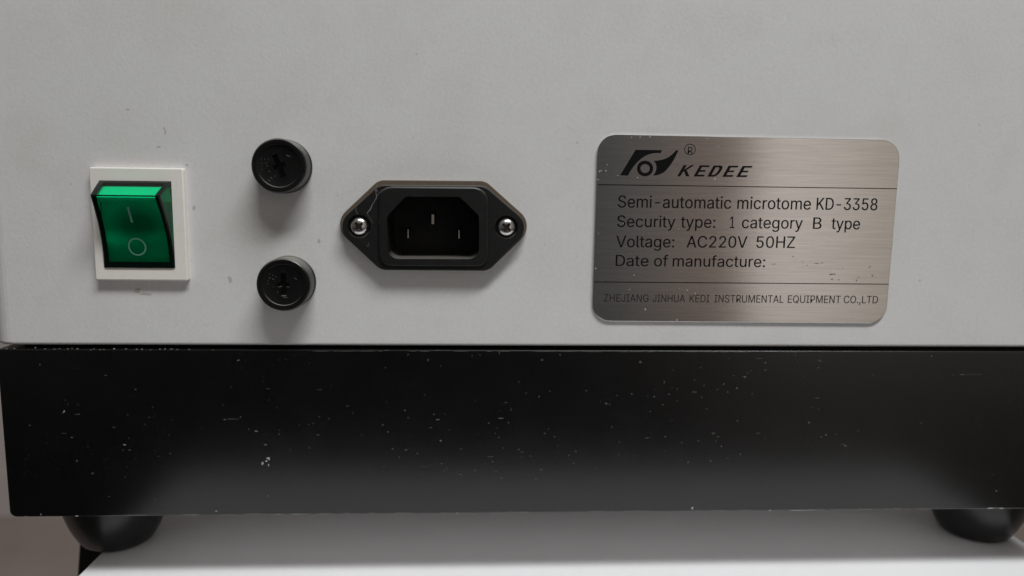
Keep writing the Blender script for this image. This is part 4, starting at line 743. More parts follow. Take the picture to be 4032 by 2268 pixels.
# ================================================================ mesh helpers (all coordinates in millimetres)
def to_object(name, verts, faces, mats, parent=None, fmat=None, smooth=True, angle=35):
    lo = [min(v[i] for v in verts) for i in range(3)]
    hi = [max(v[i] for v in verts) for i in range(3)]
    c = Vector([(a + b) / 2 for a, b in zip(lo, hi)])
    me = bpy.data.meshes.new(name)
    me.from_pydata([((v[0] - c.x) * MM, (v[1] - c.y) * MM, (v[2] - c.z) * MM) for v in verts], [], faces)
    for m in (mats if isinstance(mats, (list, tuple)) else [mats]):
        me.materials.append(m)
    if fmat:
        me.polygons.foreach_set('material_index', fmat)
    me.update()
    if smooth:
        me.shade_smooth()
        me.set_sharp_from_angle(angle=math.radians(angle))
        for p_ in me.polygons:                       # big plane faces stay truly flat
            if p_.area > 40 * MM * MM or len(p_.vertices) > 6:
                p_.use_smooth = False
    ob = bpy.data.objects.new(name, me)
    COL.objects.link(ob)
    ob['_c'] = tuple(c)
    place(ob, c, parent)
    return ob

def origin_of(ob):
    return Vector(ob['_c']) if ob else Vector((0, 0, 0))

def place(ob, c, parent):
    if parent:
        ob.parent = parent
    ob.location = (Vector(c) - origin_of(parent)) * MM

def from_bm(name, bm, mats, parent=None, **k):
    bm.verts.index_update()
    bmesh.ops.recalc_face_normals(bm, faces=bm.faces)
    vs = [tuple(v.co) for v in bm.verts]
    fs = [tuple(v.index for v in f.verts) for f in bm.faces]
    fm = [f.material_index for f in bm.faces]
    bm.free()
    return to_object(name, vs, fs, mats, parent, fmat=fm, **k)

def round_poly(pts, radii, n=8):
    """polygon in (x, z) with rounded corners"""
    out = []
    k = len(pts)
    for i in range(k):
        p = Vector(pts[i]); a = Vector(pts[i - 1]) - p; b = Vector(pts[(i + 1) % k]) - p
        r = radii[i] if isinstance(radii, (list, tuple)) else radii
        if r <= 0:
            out.append(tuple(p)); continue
        la, lb = a.length, b.length
        a.normalize(); b.normalize()
        half = a.angle(b) / 2
        t = min(r / math.tan(half), la * .49, lb * .49)
        r2 = t * math.tan(half)
        cen = p + (a + b).normalized() * (r2 / math.sin(half))
        s = p + a * t - cen; e = p + b * t - cen
        a0 = math.atan2(s.y, s.x); a1 = math.atan2(e.y, e.x)
        d = (a1 - a0 + math.pi) % (2 * math.pi) - math.pi
        for j in range(n + 1):
            an = a0 + d * j / n
            out.append((cen.x + r2 * math.cos(an), cen.y + r2 * math.sin(an)))
    return out

def prism_bm(outline, y0, y1, bev=0.0, seg=2, back_bev=False):
    """outline (x, z) extruded from y0 (front, smaller y) to y1 (back); the front rim is bevelled"""
    bm = bmesh.new()
    fr = [bm.verts.new((x, y0, z)) for x, z in outline]
    bk = [bm.verts.new((x, y1, z)) for x, z in outline]
    n = len(outline)
    bm.faces.new(fr); bm.faces.new(bk[::-1])
    for i in range(n):
        bm.faces.new((fr[i], bk[i], bk[(i + 1) % n], fr[(i + 1) % n]))
    bmesh.ops.recalc_face_normals(bm, faces=bm.faces)
    if bev:
        es = [e for e in bm.edges if all(abs(v.co.y - y0) < 1e-6 for v in e.verts)
              or (back_bev and all(abs(v.co.y - y1) < 1e-6 for v in e.verts))]
        bmesh.ops.bevel(bm, geom=es, offset=bev, segments=seg, profile=.5, affect='EDGES')
    return bm

def circle(cx, cz, r, n=48, ph=0.0):
    return [(cx + r * math.cos(2 * math.pi * i / n + ph), cz + r * math.sin(2 * math.pi * i / n + ph)) for i in range(n)]

def temp_ob(bm):
    me = bpy.data.meshes.new("tmp")
    bmesh.ops.recalc_face_normals(bm, faces=bm.faces)
    bm.to_mesh(me); bm.free()
    ob = bpy.data.objects.new("tmp", me)
    COL.objects.link(ob)
    return ob

def carve(bm_a, ops):
    """boolean chain: ops = [(kind, bmesh)]; returns a bmesh"""
    cur = bm_a
    for kind, bm_b in ops:
        oa, ob = temp_ob(cur), temp_ob(bm_b)
        md = oa.modifiers.new("b", 'BOOLEAN')
        md.operation = kind; md.object = ob; md.solver = 'EXACT'
        dg = bpy.context.evaluated_depsgraph_get()
        me = bpy.data.meshes.new_from_object(oa.evaluated_get(dg))
        cur = bmesh.new(); cur.from_mesh(me)
        for o in (oa, ob):
            d = o.data
            bpy.data.objects.remove(o); bpy.data.meshes.remove(d)
        bpy.data.meshes.remove(me)
        bmesh.ops.remove_doubles(cur, verts=cur.verts, dist=1e-4)
    return cur

def append_flakes(bm, spots, y, mat_index, seed=1, jag=.35, n=9):
    """thin irregular flakes lying on a plane facing -y (paint chips, dust, stains)"""
    r = random.Random(seed)
    for x, z, rx, rz in spots:
        vs = []
        for i in range(n):
            a = 2 * math.pi * i / n
            k = 1 + r.uniform(-jag, jag)
            vs.append(bm.verts.new((x + rx * k * math.cos(a), y - r.uniform(0, .004), z + rz * k * math.sin(a))))
        c = bm.verts.new((x, y - .012, z))
        for i in range(n):
            f = bm.faces.new((vs[i], vs[(i + 1) % n], c))
            f.material_index = mat_index

def label(o, text, cat=None):
    o['label'] = text
    if cat:
        o['category'] = cat

# ================================================================ setting: floor, wall, table
def sheet(name, pts, mat):
    me = bpy.data.meshes.new(name)
    me.from_pydata(pts, [], [(0, 1, 2, 3)])
    me.materials.append(mat)
    o = bpy.data.objects.new(name, me)
    COL.objects.link(o)
    o['kind'] = 'structure'
    return o

m, nt, b = new_mat("brown_floor")
co = mm_coords(nt)
nt.links.new(ramp(nt, noise(nt, co, .004, 5, .6), [(.3, (.43, .36, .335)), (.7, (.53, .45, .42))]), b.inputs['Base Color'])
b.inputs['Roughness'].default_value = .5
sheet("floor", [(-4, -.12, -.80), (4, -.12, -.80), (4, 4, -.80), (-4, 4, -.80)], m)
m, nt, b = new_mat("grey_wall")
co = mm_coords(nt)
nt.links.new(ramp(nt, noise(nt, co, .01, 4, .6), [(.3, (.66, .62, .60)), (.7, (.72, .69, .67))]), b.inputs['Base Color'])
b.inputs['Roughness'].default_value = .9
sheet("wall", [(-4, 1.6, -.80), (4, 1.6, -.80), (4, 1.6, 2.4), (-4, 1.6, 2.4)], m)

# ---------------------------------------------------------------- table
ZT = -102.0
def empty(name, loc_mm, parent=None):
    o = bpy.data.objects.new(name, None)
    o.empty_display_size = .02
    COL.objects.link(o)
    o['_c'] = tuple(loc_mm)
    place(o, loc_mm, parent)
    return o

table = empty("table", (45, 150, -800))
label(table, "white table top carrying the machine, on added dark legs", "table")
m, nt, b = new_mat("white_laminate")
co = mm_coords(nt)
nt.links.new(ramp(nt, noise(nt, co, .05, 4, .6), [(.3, (.86, .86, .87)), (.7, (.885, .885, .895))]), b.inputs['Base Color'])
b.inputs['Roughness'].default_value = .38
M_TABLE = m
tb = bmesh.new()
bmesh.ops.create_cube(tb, size=1)
for v in tb.verts:
    v.co = Vector((-105.65 if v.co.x < 0 else 195.7, -88 if v.co.y < 0 else 420, ZT - 18 if v.co.z < 0 else ZT))
bmesh.ops.bevel(tb, geom=list(tb.edges), offset=.6, segments=2, profile=.5, affect='EDGES')
from_bm("table_top", tb, M_TABLE, table)
def add_leg(x0, y0, x1, y1):
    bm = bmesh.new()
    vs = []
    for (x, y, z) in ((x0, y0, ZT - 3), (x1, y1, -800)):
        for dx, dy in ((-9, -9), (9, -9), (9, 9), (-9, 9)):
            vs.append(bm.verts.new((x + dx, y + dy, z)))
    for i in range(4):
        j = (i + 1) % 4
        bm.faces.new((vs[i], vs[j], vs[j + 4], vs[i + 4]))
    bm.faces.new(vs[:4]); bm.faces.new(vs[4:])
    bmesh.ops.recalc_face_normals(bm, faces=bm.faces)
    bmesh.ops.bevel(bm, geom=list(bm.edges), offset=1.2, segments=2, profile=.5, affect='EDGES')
    return from_bm("added_leg", bm, M_ADDED_LEG, table)
add_leg(-115.0, 52, -215, 80)  # dark post added in place of the shade beside the left foot
add_leg(206, 60, 235, 80)
add_leg(-115.5, 380, -150, 380)
add_leg(206, 380, 235, 380)

# ================================================================ the machine
machine = empty("microtome", (40, 100, ZT))
label(machine, "white laboratory microtome on a black base, back panel with switch, fuses, socket and metal plate", "microtome")

# ---- housing
SW = (-91.33, -66.78, 17.77, -12.54)           # switch bezel x0, x1, z top, z bottom
OPEN = (-88.85, -69.95, 14.30, -9.10)          # rocker opening
hb = bmesh.new()
bmesh.ops.create_cube(hb, size=1)
for v in hb.verts:
    v.co = Vector((-122 if v.co.x < 0 else 203, 0 if v.co.y < 0 else 198, -31.0 if v.co.z < 0 else 165))
vert_e = [e for e in hb.edges if abs(e.verts[0].co.z - e.verts[1].co.z) > 10]
bmesh.ops.bevel(hb, geom=vert_e, offset=6.0, segments=10, profile=.5, affect='EDGES')
low = [e for e in hb.edges if all(v.co.z < -30.9 for v in e.verts) and len([f for f in e.link_faces if abs(f.normal.z) < .5]) == 1]
bmesh.ops.bevel(hb, geom=low, offset=.95, segments=4, profile=.5, affect='EDGES')
top = [e for e in hb.edges if all(v.co.z > 164.9 for v in e.verts) and len([f for f in e.link_faces if abs(f.normal.z) < .5]) == 1]
bmesh.ops.bevel(hb, geom=top, offset=3, segments=4, profile=.5, affect='EDGES')
def rect(x0, x1, z1, z0):
    return [(x0, z0), (x1, z0), (x1, z1), (x0, z1)]
cut1 = prism_bm(rect(OPEN[0] - .4, OPEN[1] + .4, OPEN[2] + .4, OPEN[3] - .4), -5, 14)
cut2 = prism_bm(rect(-14.2, 14.2, 12.6, -7.4), -5, 18)
hb = carve(hb, [('DIFFERENCE', cut1), ('DIFFERENCE', cut2)])
for f in hb.faces:
    f.material_index = 0
append_flakes(hb, PANEL_SPECKS, -.02, 1, 3, .45)
housing = from_bm("housing", hb, [M_PANEL, M_SPECK], machine, angle=30)

# ---- base
YB = -1.0
bb = prism_bm(round_poly([(-119.55, -80.45), (199.4, -80.45), (199.4, -31.95), (-119.55, -31.95)], [1.9, 1.9, .5, .5], 6), YB, 198, .35, 3)
sp_ = prism_bm(rect(-116, 196, -30.2, -32.2), 6, 190)    # dark seam filler between housing and base
bme = bpy.data.meshes.new("t"); sp_.to_mesh(bme); sp_.free(); bb.from_mesh(bme); bpy.data.meshes.remove(bme)
chips = [(x, max(z, -80.3), rx * .8, min(rz, .2 if z < -80 else 9) * .8) for x, z, rx, rz in CHIPS]
bright = [c for i, c in enumerate(chips) if i < 6 or i == 8 or c[1] < -79]
append_flakes(bb, bright, YB - .02, 1, 11, .5)
append_flakes(bb, [(x, z, rx * .9, rz * .9) for x, z, rx, rz in chips if (x, z, rx, rz) not in bright], YB - .02, 3, 17, .6)
append_flakes(bb, [(x, z, rx * .85, rz * .7) for x, z, rx, rz in SCUFFS], YB - .015, 2, 12, .5)
dr = random.Random(5)
# long worn edge and loose dust in the seam
append_flakes(bb, [(x, z - .1, rx * .75, rz * .8) for x, z, rx, rz in GAP_DUST], YB - .02, 1, 13, .5)
scat = []
for i in range(90):
    x = dr.uniform(-118, 170); z = dr.uniform(-78, -34)
    dens = math.exp(-((x - 25) / 60) ** 2) + .25
    if dr.random() < dens:
        scat.append((x, z, dr.uniform(.07, .22), dr.uniform(.07, .2)))
append_flakes(bb, scat, YB - .012, 2, 14, .5, 6)
edge = []
x = -88.0
while x < 172:
    w = dr.uniform(.4, 4.0)
    if dr.random() < .55:
        edge.append((x + w, -80.12 + dr.uniform(-.05, .05), w, dr.uniform(.06, .13)))
    x += 2 * w + dr.uniform(.2, 2.5)
append_flakes(bb, edge, YB - .005, 3, 15, .3)
top_highlight = []  # pale streaks that paint the lit line along the top edge
x = -40.0
while x < 120:
    w = dr.uniform(.5, 3.5)
    if dr.random() < .6:
        top_highlight.append((x + w, -32.28, w, .05))
    x += 2 * w + dr.uniform(.1, 1.0)
append_flakes(bb, top_highlight, YB - .005, 3, 16, .2)
from_bm("base", bb, [M_BASE, M_CHIP, M_SCUFF, M_RUB_HIGHLIGHT], machine, angle=30)

pb_ = prism_bm(rect(-117.5, 197.4, -79.9, -80.52), 1.5, 196, .1, 1)
from_bm("bottom_plate", pb_, M_ZINC, machine, angle=30)
# ---- rubber feet
def foot(cx, cy):
    prof = [(0, -102.0), (8.6, -102.0), (9.7, -101.8), (10.6, -101.2), (11.6, -99.9), (12.9, -97.5), (14.2, -94.5), (15.3, -91), (16.1, -87), (16.6, -83), (16.6, -80.6), (0, -80.6)]
    bm = bmesh.new()
    n = 64
    rings = []
    for r_, z_ in prof:
        if r_ == 0:
            rings.append([bm.verts.new((cx, cy, z_))])
        else:
            rings.append([bm.verts.new((cx + r_ * math.cos(2 * math.pi * i / n), cy + r_ * math.sin(2 * math.pi * i / n), z_)) for i in range(n)])
    for a, c in zip(rings, rings[1:]):
        for i in range(n):
            j = (i + 1) % n
            if len(a) == 1:
                bm.faces.new((a[0], c[i], c[j]))
            elif len(c) == 1:
                bm.faces.new((a[i], a[j], c[0]))
            else:
                bm.faces.new((a[i], a[j], c[j], c[i]))
    return from_bm("foot", bm, M_RUBBER, machine, angle=50)
foot(-104.5, 29.8)
foot(184.3, 29.8)
foot(-105.8, 170)
foot(185.5, 170)

# ---- rocker switch
bz = prism_bm(round_poly(rect(*SW), .5, 3), -2.0, 0.0, .35, 3)
hole = prism_bm(rect(*OPEN), -4, 2)
bz = carve(bz, [('DIFFERENCE', hole)])
switch = from_bm("rocker_switch", bz, M_IVORY, machine, angle=30)
label(switch, "green rocker switch in an ivory bezel")

raw = [(10.25, 7.0), (8.2, 5.75), (5.9, 4.5), (3.5, 3.25), (1.1, 2.25), (-1.2, 1.5), (-3.3, 1.0), (-6.2, .55), (-9.05, .3)]
def profile_h(z):
    for (z0, h0), (z1, h1) in zip(raw, raw[1:]):
        if z <= z0 and z >= z1:
            t = (z0 - z) / (z0 - z1)
            return h0 + (h1 - h0) * t
    return raw[0][1] if z > raw[0][0] else raw[-1][1]
def smooth_h(z):
    return sum(profile_h(z + d) for d in (-.9, -.45, 0, .45, .9)) / 5 if z < 9.0 else profile_h(z)
front = [(10.25 - i * (10.25 + 9.05) / 24, None) for i in range(25)]
front = [(z, smooth_h(z)) for z, _ in front]
toppts = [(14.2, -3.0), (14.2, 0.1), (13.9, .9), (13.1, 2.5), (12.0, 4.5), (11.1, 6.1), (10.65, 6.85)]
prof = toppts + front + [(-9.05, -3.0)]
def xl(h): return -88.80 + .80 * max(h, 0) / 7
def xr(h): return -69.97 - .48 * max(h, 0) / 7
def yy(h): return -2.0 - h
sv, sf, sm = [], [], []
def V(p):
    sv.append(p); return len(sv) - 1
cols = []
for z, h in prof:
    a, c = xl(h), xr(h)
    bl_, br_ = 1.55, 1.15
    xs = [a, a + .35, a + bl_, c - br_, c - .3, c]
    dy = [.3, 0, 0, 0, 0, .25]
    cols.append([V((x_, yy(h) + d_ * (1 if h > 0 else 0), z)) for x_, d_ in zip(xs, dy)])
nT = len(toppts)
for i in range(len(cols) - 1):
    for j in range(5):
        sf.append((cols[i][j], cols[i + 1][j], cols[i + 1][j + 1], cols[i][j + 1]))
        z0 = prof[i][0]; z1 = prof[i + 1][0]
        inside = j == 2
        edge_row = (i <= 1) or (i == nT - 1) or (z1 < -7.7)
        sm.append(0 if inside and not edge_row else 1)
# side walls, from the front rim back into the bezel, with a clear field inside a dark rim
for side in (0, 5):
    xb = OPEN[0] + .06 if side == 0 else OPEN[1] - .06
    s_ = 1 if side == 0 else -1
    prev = None
    for i, (z, h) in enumerate(prof[1:-1]):
        i += 1
        hh = max(h, 0)
        top_ = cols[i][side]
        xin = (xl(hh) if side == 0 else xr(hh))
        k1 = min(.9, hh * .35)
        yA = yy(hh - k1) if hh > 0 else yy(0)
        fA = xin + (xb - xin) * (k1 / (hh + 3) if hh + 3 > 0 else 0)
        mid = V((fA, yA + .05, z))
        low_ = V((xb, yy(0) + .15 + 1e-3, z))
        deep = V((xb, 1.0, z))
        cur = (top_, mid, low_, deep, z, hh)
        if prev:
            for q, mi in ((0, 1), (1, 0 if min(hh, prev[5]) > .7 and i > 3 else 1), (2, 1)):
                sf.append((prev[q], cur[q], cur[q + 1], prev[q + 1])); sm.append(mi)
        prev = cur
rocker = to_object("rocker", sv, sf, [M_GREEN, M_GREEN_EDGE], switch, fmat=sm, angle=28)

# diffuser block inside the rocker
dv, df = [], []
dprof = [(13.0, -3.0), (13.0, -.4), (12.4, 1.2), (11.4, 3.3), (10.5, 5.2), (10.0, 5.9), (9.3, 5.55), (8.9, 4.6), (8.8, .4)] + [(z, min(smooth_h(z) - .9, .35)) for z in [7.5 - k * (7.5 + 8.2) / 16 for k in range(17)]] + [(-8.2, -3.0)]
for z, h in dprof:
    g_ = 1.0 if h > 3 else .25                  # the lower part fills the rocker from wall to wall
    dv += [(xl(h) + 1.2 * g_, yy(h), z), (xr(h) - .7 * g_, yy(h), z)]
nd = len(dprof)
for i in range(nd - 1):
    df.append((2 * i, 2 * i + 2, 2 * i + 3, 2 * i + 1))
df.append(tuple(2 * i for i in range(nd)))
df.append(tuple(2 * i + 1 for i in range(nd))[::-1])
df.append((0, 1, 2 * nd - 1, 2 * nd - 2))
to_object("lamp_diffuser", dv, df, M_DIFFUSER, switch, angle=28)
wb = prism_bm(rect(OPEN[0] - .3, OPEN[1] + .3, OPEN[2] + .3, OPEN[3] - .3), 1.2, 13)
from_bm("switch_body", wb, M_WELL, switch)

# printed I and O, following the curved face
iv, if_ = [], []
for k in range(9):
    z = 7.55 - k * (7.55 - 3.35) / 8
    for x_ in (-79.63, -79.03):
        iv.append((x_, yy(smooth_h(z)) - .07, z))
for k in range(8):
    if_.append((2 * k, 2 * k + 2, 2 * k + 3, 2 * k + 1))
to_object("on_mark", iv, if_, M_MARK, switch)
ov, of = [], []
n = 48
for k in range(n):
    a = 2 * math.pi * k / n
    for r_ in (2.40, 1.98):
        x_, z = -79.33 + r_ * math.cos(a), -3.27 + r_ * math.sin(a) * 1.02
        ov.append((x_, yy(smooth_h(z)) - .07, z))
for k in range(n):
    j = (k + 1) % n
    of.append((2 * k, 2 * j, 2 * j + 1, 2 * k + 1))
to_object("off_mark", ov, of, M_MARK, switch)

# ---- fuse holders
def lathe_bm(cx, cz, prof_, n=72):
    bm = bmesh.new()
    rings = []
    for r_, y_ in prof_:
        if r_ == 0:
            rings.append([bm.verts.new((cx, y_, cz))])
        else:
            rings.append([bm.verts.new((cx + r_ * math.cos(2 * math.pi * i / n), y_, cz + r_ * math.sin(2 * math.pi * i / n))) for i in range(n)])
    for a, c in zip(rings, rings[1:]):
        for i in range(n):
            j = (i + 1) % n
            if len(a) == 1:
                bm.faces.new((a[0], c[i], c[j]))
            elif len(c) == 1:
                bm.faces.new((a[i], a[j], c[0]))
            else:
                bm.faces.new((a[i], a[j], c[j], c[i]))
    bmesh.ops.recalc_face_normals(bm, faces=bm.faces)
    return bm

def rot2(pts, cx, cz, deg):
    c_, s_ = math.cos(math.radians(deg)), math.sin(math.radians(deg))
    return [(cx + (x_ - cx) * c_ - (z_ - cz) * s_, cz + (x_ - cx) * s_ + (z_ - cz) * c_) for x_, z_ in pts]

def fuse_holder(cx, cz, slot_deg, marks, text):
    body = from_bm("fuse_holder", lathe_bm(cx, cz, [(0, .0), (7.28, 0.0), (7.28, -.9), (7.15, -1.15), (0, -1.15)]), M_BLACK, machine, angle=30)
    label(body, text)
    cap = lathe_bm(cx, cz, [(0, -1.1), (7.1, -1.1), (7.2, -6.55), (7.12, -6.95), (6.8, -7.25), (5.72, -7.3), (5.6, -7.25), (5.5, -6.92), (5.4, -6.88), (0, -6.88)])
    s1 = prism_bm(rot2(rect(cx - .74, cx + .74, cz + 3.1, cz - 3.1), cx, cz, slot_deg), -9, -4.9)
    s2 = prism_bm(rot2(rect(cx - 1.6, cx + 1.6, cz + .6, cz - .6), cx, cz, slot_deg), -9, -4.9)
    cap = carve(cap, [('DIFFERENCE', s1), ('DIFFERENCE', s2)])
    for f in cap.faces:
        f.material_index = 0
    # raised moulded rating marks, their glints put in as a paler colour
    for (dx, dz, lx, lz, an) in marks:
        pts = rot2(rect(cx + dx - lx, cx + dx + lx, cz + dz + lz, cz + dz - lz), cx + dx, cz + dz, an)
        vs = [cap.verts.new((x_, -6.98, z_)) for x_, z_ in pts]
        vb = [cap.verts.new((x_, -6.8, z_)) for x_, z_ in pts]
        fs = [cap.faces.new(vs)] + [cap.faces.new((vs[q], vb[q], vb[(q + 1) % 4], vs[(q + 1) % 4])) for q in range(4)]
        for f in fs:
            f.material_index = 1
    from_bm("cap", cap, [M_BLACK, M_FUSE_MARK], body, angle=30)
M_FUSE_MARK = plain("glint_moulding", (.075, .073, .07), .35)
k_ = .276 / 14.15
def um(l, cx, cy):
    return [((u - cx) * k_, -(v - cy) * k_, a * k_, b_ * k_, d) for u, v, a, b_, d in l]
mk1 = um([(845, 418, 26, 7, -20), (588, 630, 10, 6, -30), (608, 714, 15, 6, -35), (580, 750, 20, 6, -40), (560, 553, 10, 5, -25), (530, 470, 5, 5, 0), (487, 465, 4, 7, 0), (578, 470, 4, 7, 0), (490, 518, 9, 4, 0), (542, 518, 12, 4, 0), (490, 560, 4, 7, 0), (490, 605, 5, 5, 0), (655, 690, 5, 7, 0)], 716, 552)
mk2 = um([(600, 530, 13, 6, -25), (647, 548, 12, 6, -20), (600, 478, 4, 8, 20), (642, 495, 4, 8, 10), (685, 515, 4, 8, 10), (575, 570, 6, 6, 0), (570, 610, 6, 5, 0), (645, 655, 4, 6, 0), (950, 540, 22, 4, -35), (805, 802, 26, 6, 0), (700, 730, 5, 12, -25)], 784, 624)
fuse_holder(-40.11, 18.70, 20, mk1, "upper round black fuse holder with a tilted slot")
fuse_holder(-39.80, -12.81, 0, mk2, "lower round black fuse holder with an upright slot")

# ---- power inlet
back_o = round_poly([(-14.8, 15.35), (14.2, 15.5), (28.1, 3.4), (15.3, -9.25), (-14.5, -9.25), (-27.75, 3.1)], [4, 4, 5, 4, 4, 5], 9)
flange_o = round_poly([(-14.4, 14.05), (14.0, 14.2), (27.2, 3.15), (15.2, -9.1), (-14.3, -9.1), (-26.8, 2.75)], [4, 4, 4.8, 4, 4, 4.8], 9)
shroud_o = round_poly([(-14.6, 13.65), (15.1, 13.75), (15.2, -7.8), (-14.75, -7.8)], [3.9, 4.3, 3.4, 3.4], 8)
cavity_o = round_poly([(-7.4, 11.0), (7.2, 11.1), (12.5, 6.1), (12.55, -5.75), (-12.2, -5.9), (-12.45, 5.7)], [1.2, 1.2, 1.8, 2.9, 2.9, 1.8], 7)
SCREWS = [(-20.03, 2.85), (20.0, 3.0)]
fl = prism_bm(flange_o, -3.4, -1.7, .3, 2)
sh = prism_bm(shroud_o, -4.25, -2.0, .45, 3)
tubeo = prism_bm(rect(-13.6, 13.6, 12.1, -6.9), -2.5, 16)
cv = prism_bm(cavity_o, -8, 14.5)
ops = [('UNION', sh), ('UNION', tubeo), ('DIFFERENCE', cv)]
for sx, sz in SCREWS:
    ops.append(('DIFFERENCE', lathe_bm(sx, sz, [(0, -6), (3.15, -6), (3.15, -3.4), (2.75, -2.3), (0, -2.3)], 40)))
fl = carve(fl, ops)
for f in fl.faces:
    f.material_index = 0
def thread(bm, pts, w, y, mi):
    """a thin dust thread lying on the plastic"""
    r = random.Random(len(pts))
    L_, R_ = [], []
    for i, (x_, z_) in enumerate(pts):
        a = Vector(pts[min(i + 1, len(pts) - 1)]) - Vector(pts[max(i - 1, 0)])
        nrm = Vector((-a.y, a.x)).normalized() * w * r.uniform(.5, 1.2)
        L_.append(bm.verts.new((x_ + nrm.x, y, z_ + nrm.y)))
        R_.append(bm.verts.new((x_ - nrm.x, y, z_ - nrm.y)))
    for i in range(len(pts) - 1):
        f = bm.faces.new((L_[i], L_[i + 1], R_[i + 1], R_[i]))
        f.material_index = mi
ki = .31832 / 14.35
def IV(u, v): return ((u - 1267) * ki - .03, 2.92 - (v - 700) * ki)
thread(fl, [IV(595, 195), IV(575, 240), IV(578, 300), IV(585, 350), IV(555, 400), IV(530, 440), IV(510, 490), IV(462, 545)], .13, -3.46, 1)
thread(fl, [IV(470, 545), IV(490, 590), IV(520, 630), IV(532, 665)], .06, -3.46, 1)
thread(fl, [IV(545, 235), IV(575, 245), IV(600, 280)], .10, -3.46, 1)
thread(fl, [IV(330, 470), IV(335, 520), IV(350, 560)], .06, -3.46, 1)
thread(fl, [IV(590, 330), IV(650, 265), IV(720, 225)], .07, -4.31, 1)
thread(fl, [IV(455, 930), IV(470, 955), IV(482, 905)], .05, -3.46, 1)
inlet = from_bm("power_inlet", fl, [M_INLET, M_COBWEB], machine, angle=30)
label(inlet, "black three-pin power socket held by two screws")
bpm = carve(prism_bm(back_o, -1.7, 0.0, .2, 2), [('DIFFERENCE', prism_bm(rect(-13.7, 13.7, 12.2, -7.0), -5, 3))])
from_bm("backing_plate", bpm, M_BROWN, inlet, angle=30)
for x_, z_, w_, h_ in ((-.34, 4.75, .8, 2.7), (-7.25, .6, .38, 2.4), (6.97, .62, .42, 2.4)):
    pb = prism_bm(rect(x_ - w_ / 2, x_ + w_ / 2, z_ + h_ / 2, z_ - h_ / 2), 1.6, 14.8, .1, 1)
    for f in pb.faces:                                # only the tip is bright, the shank's shade is painted dark
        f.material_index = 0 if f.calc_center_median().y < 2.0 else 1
    from_bm("pin", pb, [M_PIN, M_PIN_SHANK], inlet)
def screw(sx, sz, deg):
    pr = [(0, -1.9), (2.42, -1.9), (2.45, -3.0), (2.35, -3.45), (2.05, -3.85), (1.5, -4.18), (.8, -4.33), (0, -4.38)]
    bm = lathe_bm(sx, sz, pr, 48)
    star = []
    for i in range(8):
        r_ = 1.6 if i % 2 == 0 else .75
        a = math.radians(deg + 45 * i)
        if i % 2 == 0:
            for da in (-.20, .20):
                star.append((sx + r_ * math.cos(a + da), sz + r_ * math.sin(a + da)))
        else:
            star.append((sx + r_ * math.cos(a), sz + r_ * math.sin(a)))
    cb = bmesh.new()
    f_ = [cb.verts.new((x_, -5.0, z_)) for x_, z_ in star]
    b_ = [cb.verts.new((sx + (x_ - sx) * .7, -2.7, sz + (z_ - sz) * .7)) for x_, z_ in star]
    cb.faces.new(f_); cb.faces.new(b_[::-1])
    for i in range(len(star)):
        j = (i + 1) % len(star)
        cb.faces.new((f_[i], b_[i], b_[j], f_[j]))
    bm = carve(bm, [('DIFFERENCE', cb)])
    for f in bm.faces:
        c_ = f.calc_center_median()
        f.material_index = 1 if c_.y > -3.95 and math.hypot(c_.x - sx, c_.z - sz) < 1.62 else 0
    from_bm("screw", bm, [M_STEEL, M_RECESS], inlet, angle=32)
screw(*SCREWS[0], 38)
screw(*SCREWS[1], 48)

# ---- nameplate
PX, PZ, PW, PH, PR = 44.907, 28.624, 85.488, 52.136, math.radians(-.2258)
def plate_pt(a, b_):
    c_, s_ = math.cos(PR), math.sin(PR)
    return (PX + a * c_ - b_ * s_, PZ + a * s_ + b_ * c_)
po = round_poly([plate_pt(0, 0), plate_pt(PW, 0), plate_pt(PW, -PH), plate_pt(0, -PH)], [5.2, 5.4, 5.2, 5.2], 10)
pm = prism_bm(po, -.7, 0, .12, 2)
append_flakes(pm, SMUDGES, -.715, 1, 21, .45)
append_flakes(pm, [(x, z, rx * .8, rz * .8) for x, z, rx, rz in PLATE_FLECKS + PLATE_FLECKS_LOW], -.715, 2, 22, .5)
plate = from_bm("nameplate", pm, [M_BRUSHED, M_SMUDGE, M_FLECK], machine, angle=30)
label(plate, "brushed steel nameplate engraved with the maker and ratings")

YT = -.735
def flat(name, verts2, faces, mat):
    return to_object(name, [(v[0], YT - (.003 * v[2] if len(v) > 2 else 0), v[1]) for v in verts2], faces, mat, plate, smooth=False)

def fill(outer, inner=()):
    """triangulate a polygon with an optional hole"""
    from mathutils.geometry import tessellate_polygon
    loops = [[Vector((x_, z_, 0)) for x_, z_ in outer]]
    if inner:
        loops.append([Vector((x_, z_, 0)) for x_, z_ in inner])
    tris = tessellate_polygon(loops)
    return list(outer) + list(inner), [tuple(t) for t in tris]

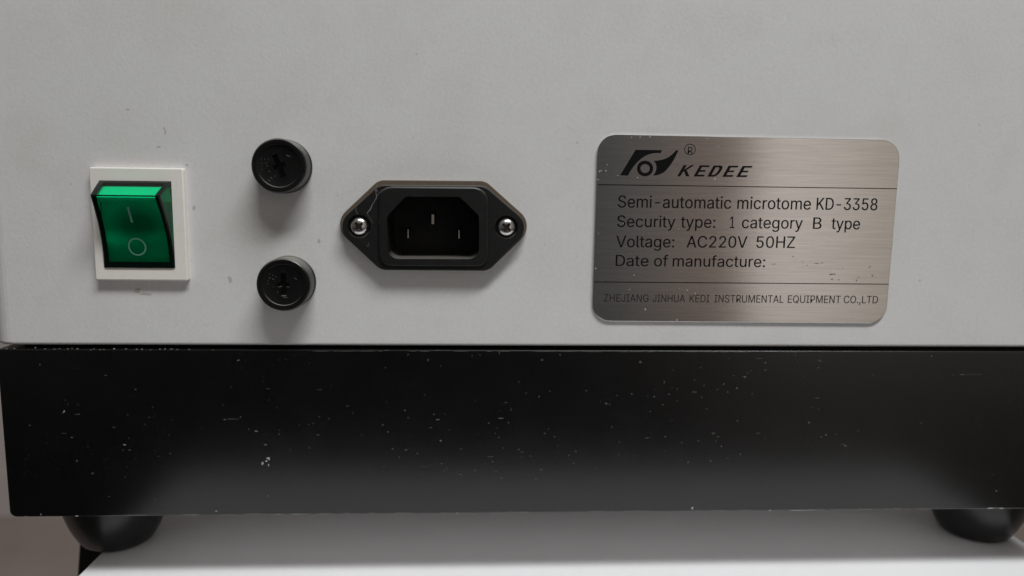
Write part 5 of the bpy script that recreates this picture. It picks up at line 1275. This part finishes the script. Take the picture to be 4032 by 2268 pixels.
def word_mesh(word, x0, z0, x1, z1, cap, spread=.009):
    vs, fs = [], []
    pen = 0
    for ch in word:
        adv, strokes = GLYPHS[ch]
        for layer, (co_, ix) in enumerate(strokes):
            c_ = [int(t) for t in co_.split()]
            i_ = [int(t) for t in ix.split()]
            off = len(vs)
            vs += [(pen + c_[q], c_[q + 1], layer) for q in range(0, len(c_), 2)]
            fs += [tuple(off + t for t in i_[q:q + 3]) for q in range(0, len(i_), 3)]
        pen += adv
    lo = min(v[0] for v in vs); hi = max(v[0] for v in vs)
    out = []
    n_ = len(vs)
    w_ = spread * cap                                   # the engraved strokes have spread a little
    for dx, lay in ((-w_, 0), (w_, 3)):
        for x_, y_, layer in vs:
            t = (x_ - lo) / (hi - lo)
            out.append((x0 + (x1 - x0) * t + dx, z0 + (z1 - z0) * t + y_ / 508.7 * cap, layer + lay))
    return out, fs + [tuple(n_ + q for q in t) for t in fs]

for line in range(1, 6):
    vs, fs = [], []
    for w in WORDS:
        if w[0] == line:
            a, f_ = word_mesh(*w[1:], spread=.009 if line < 5 else .002)
            fs += [tuple(len(vs) + q for q in t) for t in f_]
            vs += a
    flat("lettering", vs, fs, M_INK if line < 5 else M_INK_THIN)
vs, fs = [], []
for o_, i_ in KEDEE:
    a, f_ = fill(o_, i_)
    fs += [tuple(len(vs) + q for q in t) for t in f_]
    vs += a
flat("lettering", vs, fs, M_INK)
vs, fs = [], []
for o_, i_ in ((EMBLEM_HOOK, ()), (EMBLEM_SAIL, ()), (RING_OUT, RING_IN)):
    a, f_ = fill(o_, i_)
    fs += [tuple(len(vs) + q for q in t) for t in f_]
    vs += a
flat("emblem", vs, fs, M_INK)
vs, fs = fill(MARK_OUT, MARK_IN)
a, f_ = word_mesh('R', *MARK_R[0:4], MARK_R[4], spread=.001)
fs += [tuple(len(vs) + q for q in t) for t in f_]
vs += a
flat("registered_mark", vs, fs, M_INK)
for x0, z0, x1, z1 in DIVIDERS:
    flat("divider_line", [(x0, z0 - .12), (x1, z1 - .12), (x1, z1 + .12), (x0, z0 + .12)], [(0, 1, 2, 3)], M_INK)

for o in bpy.data.objects:
    if '_c' in o:
        del o['_c']
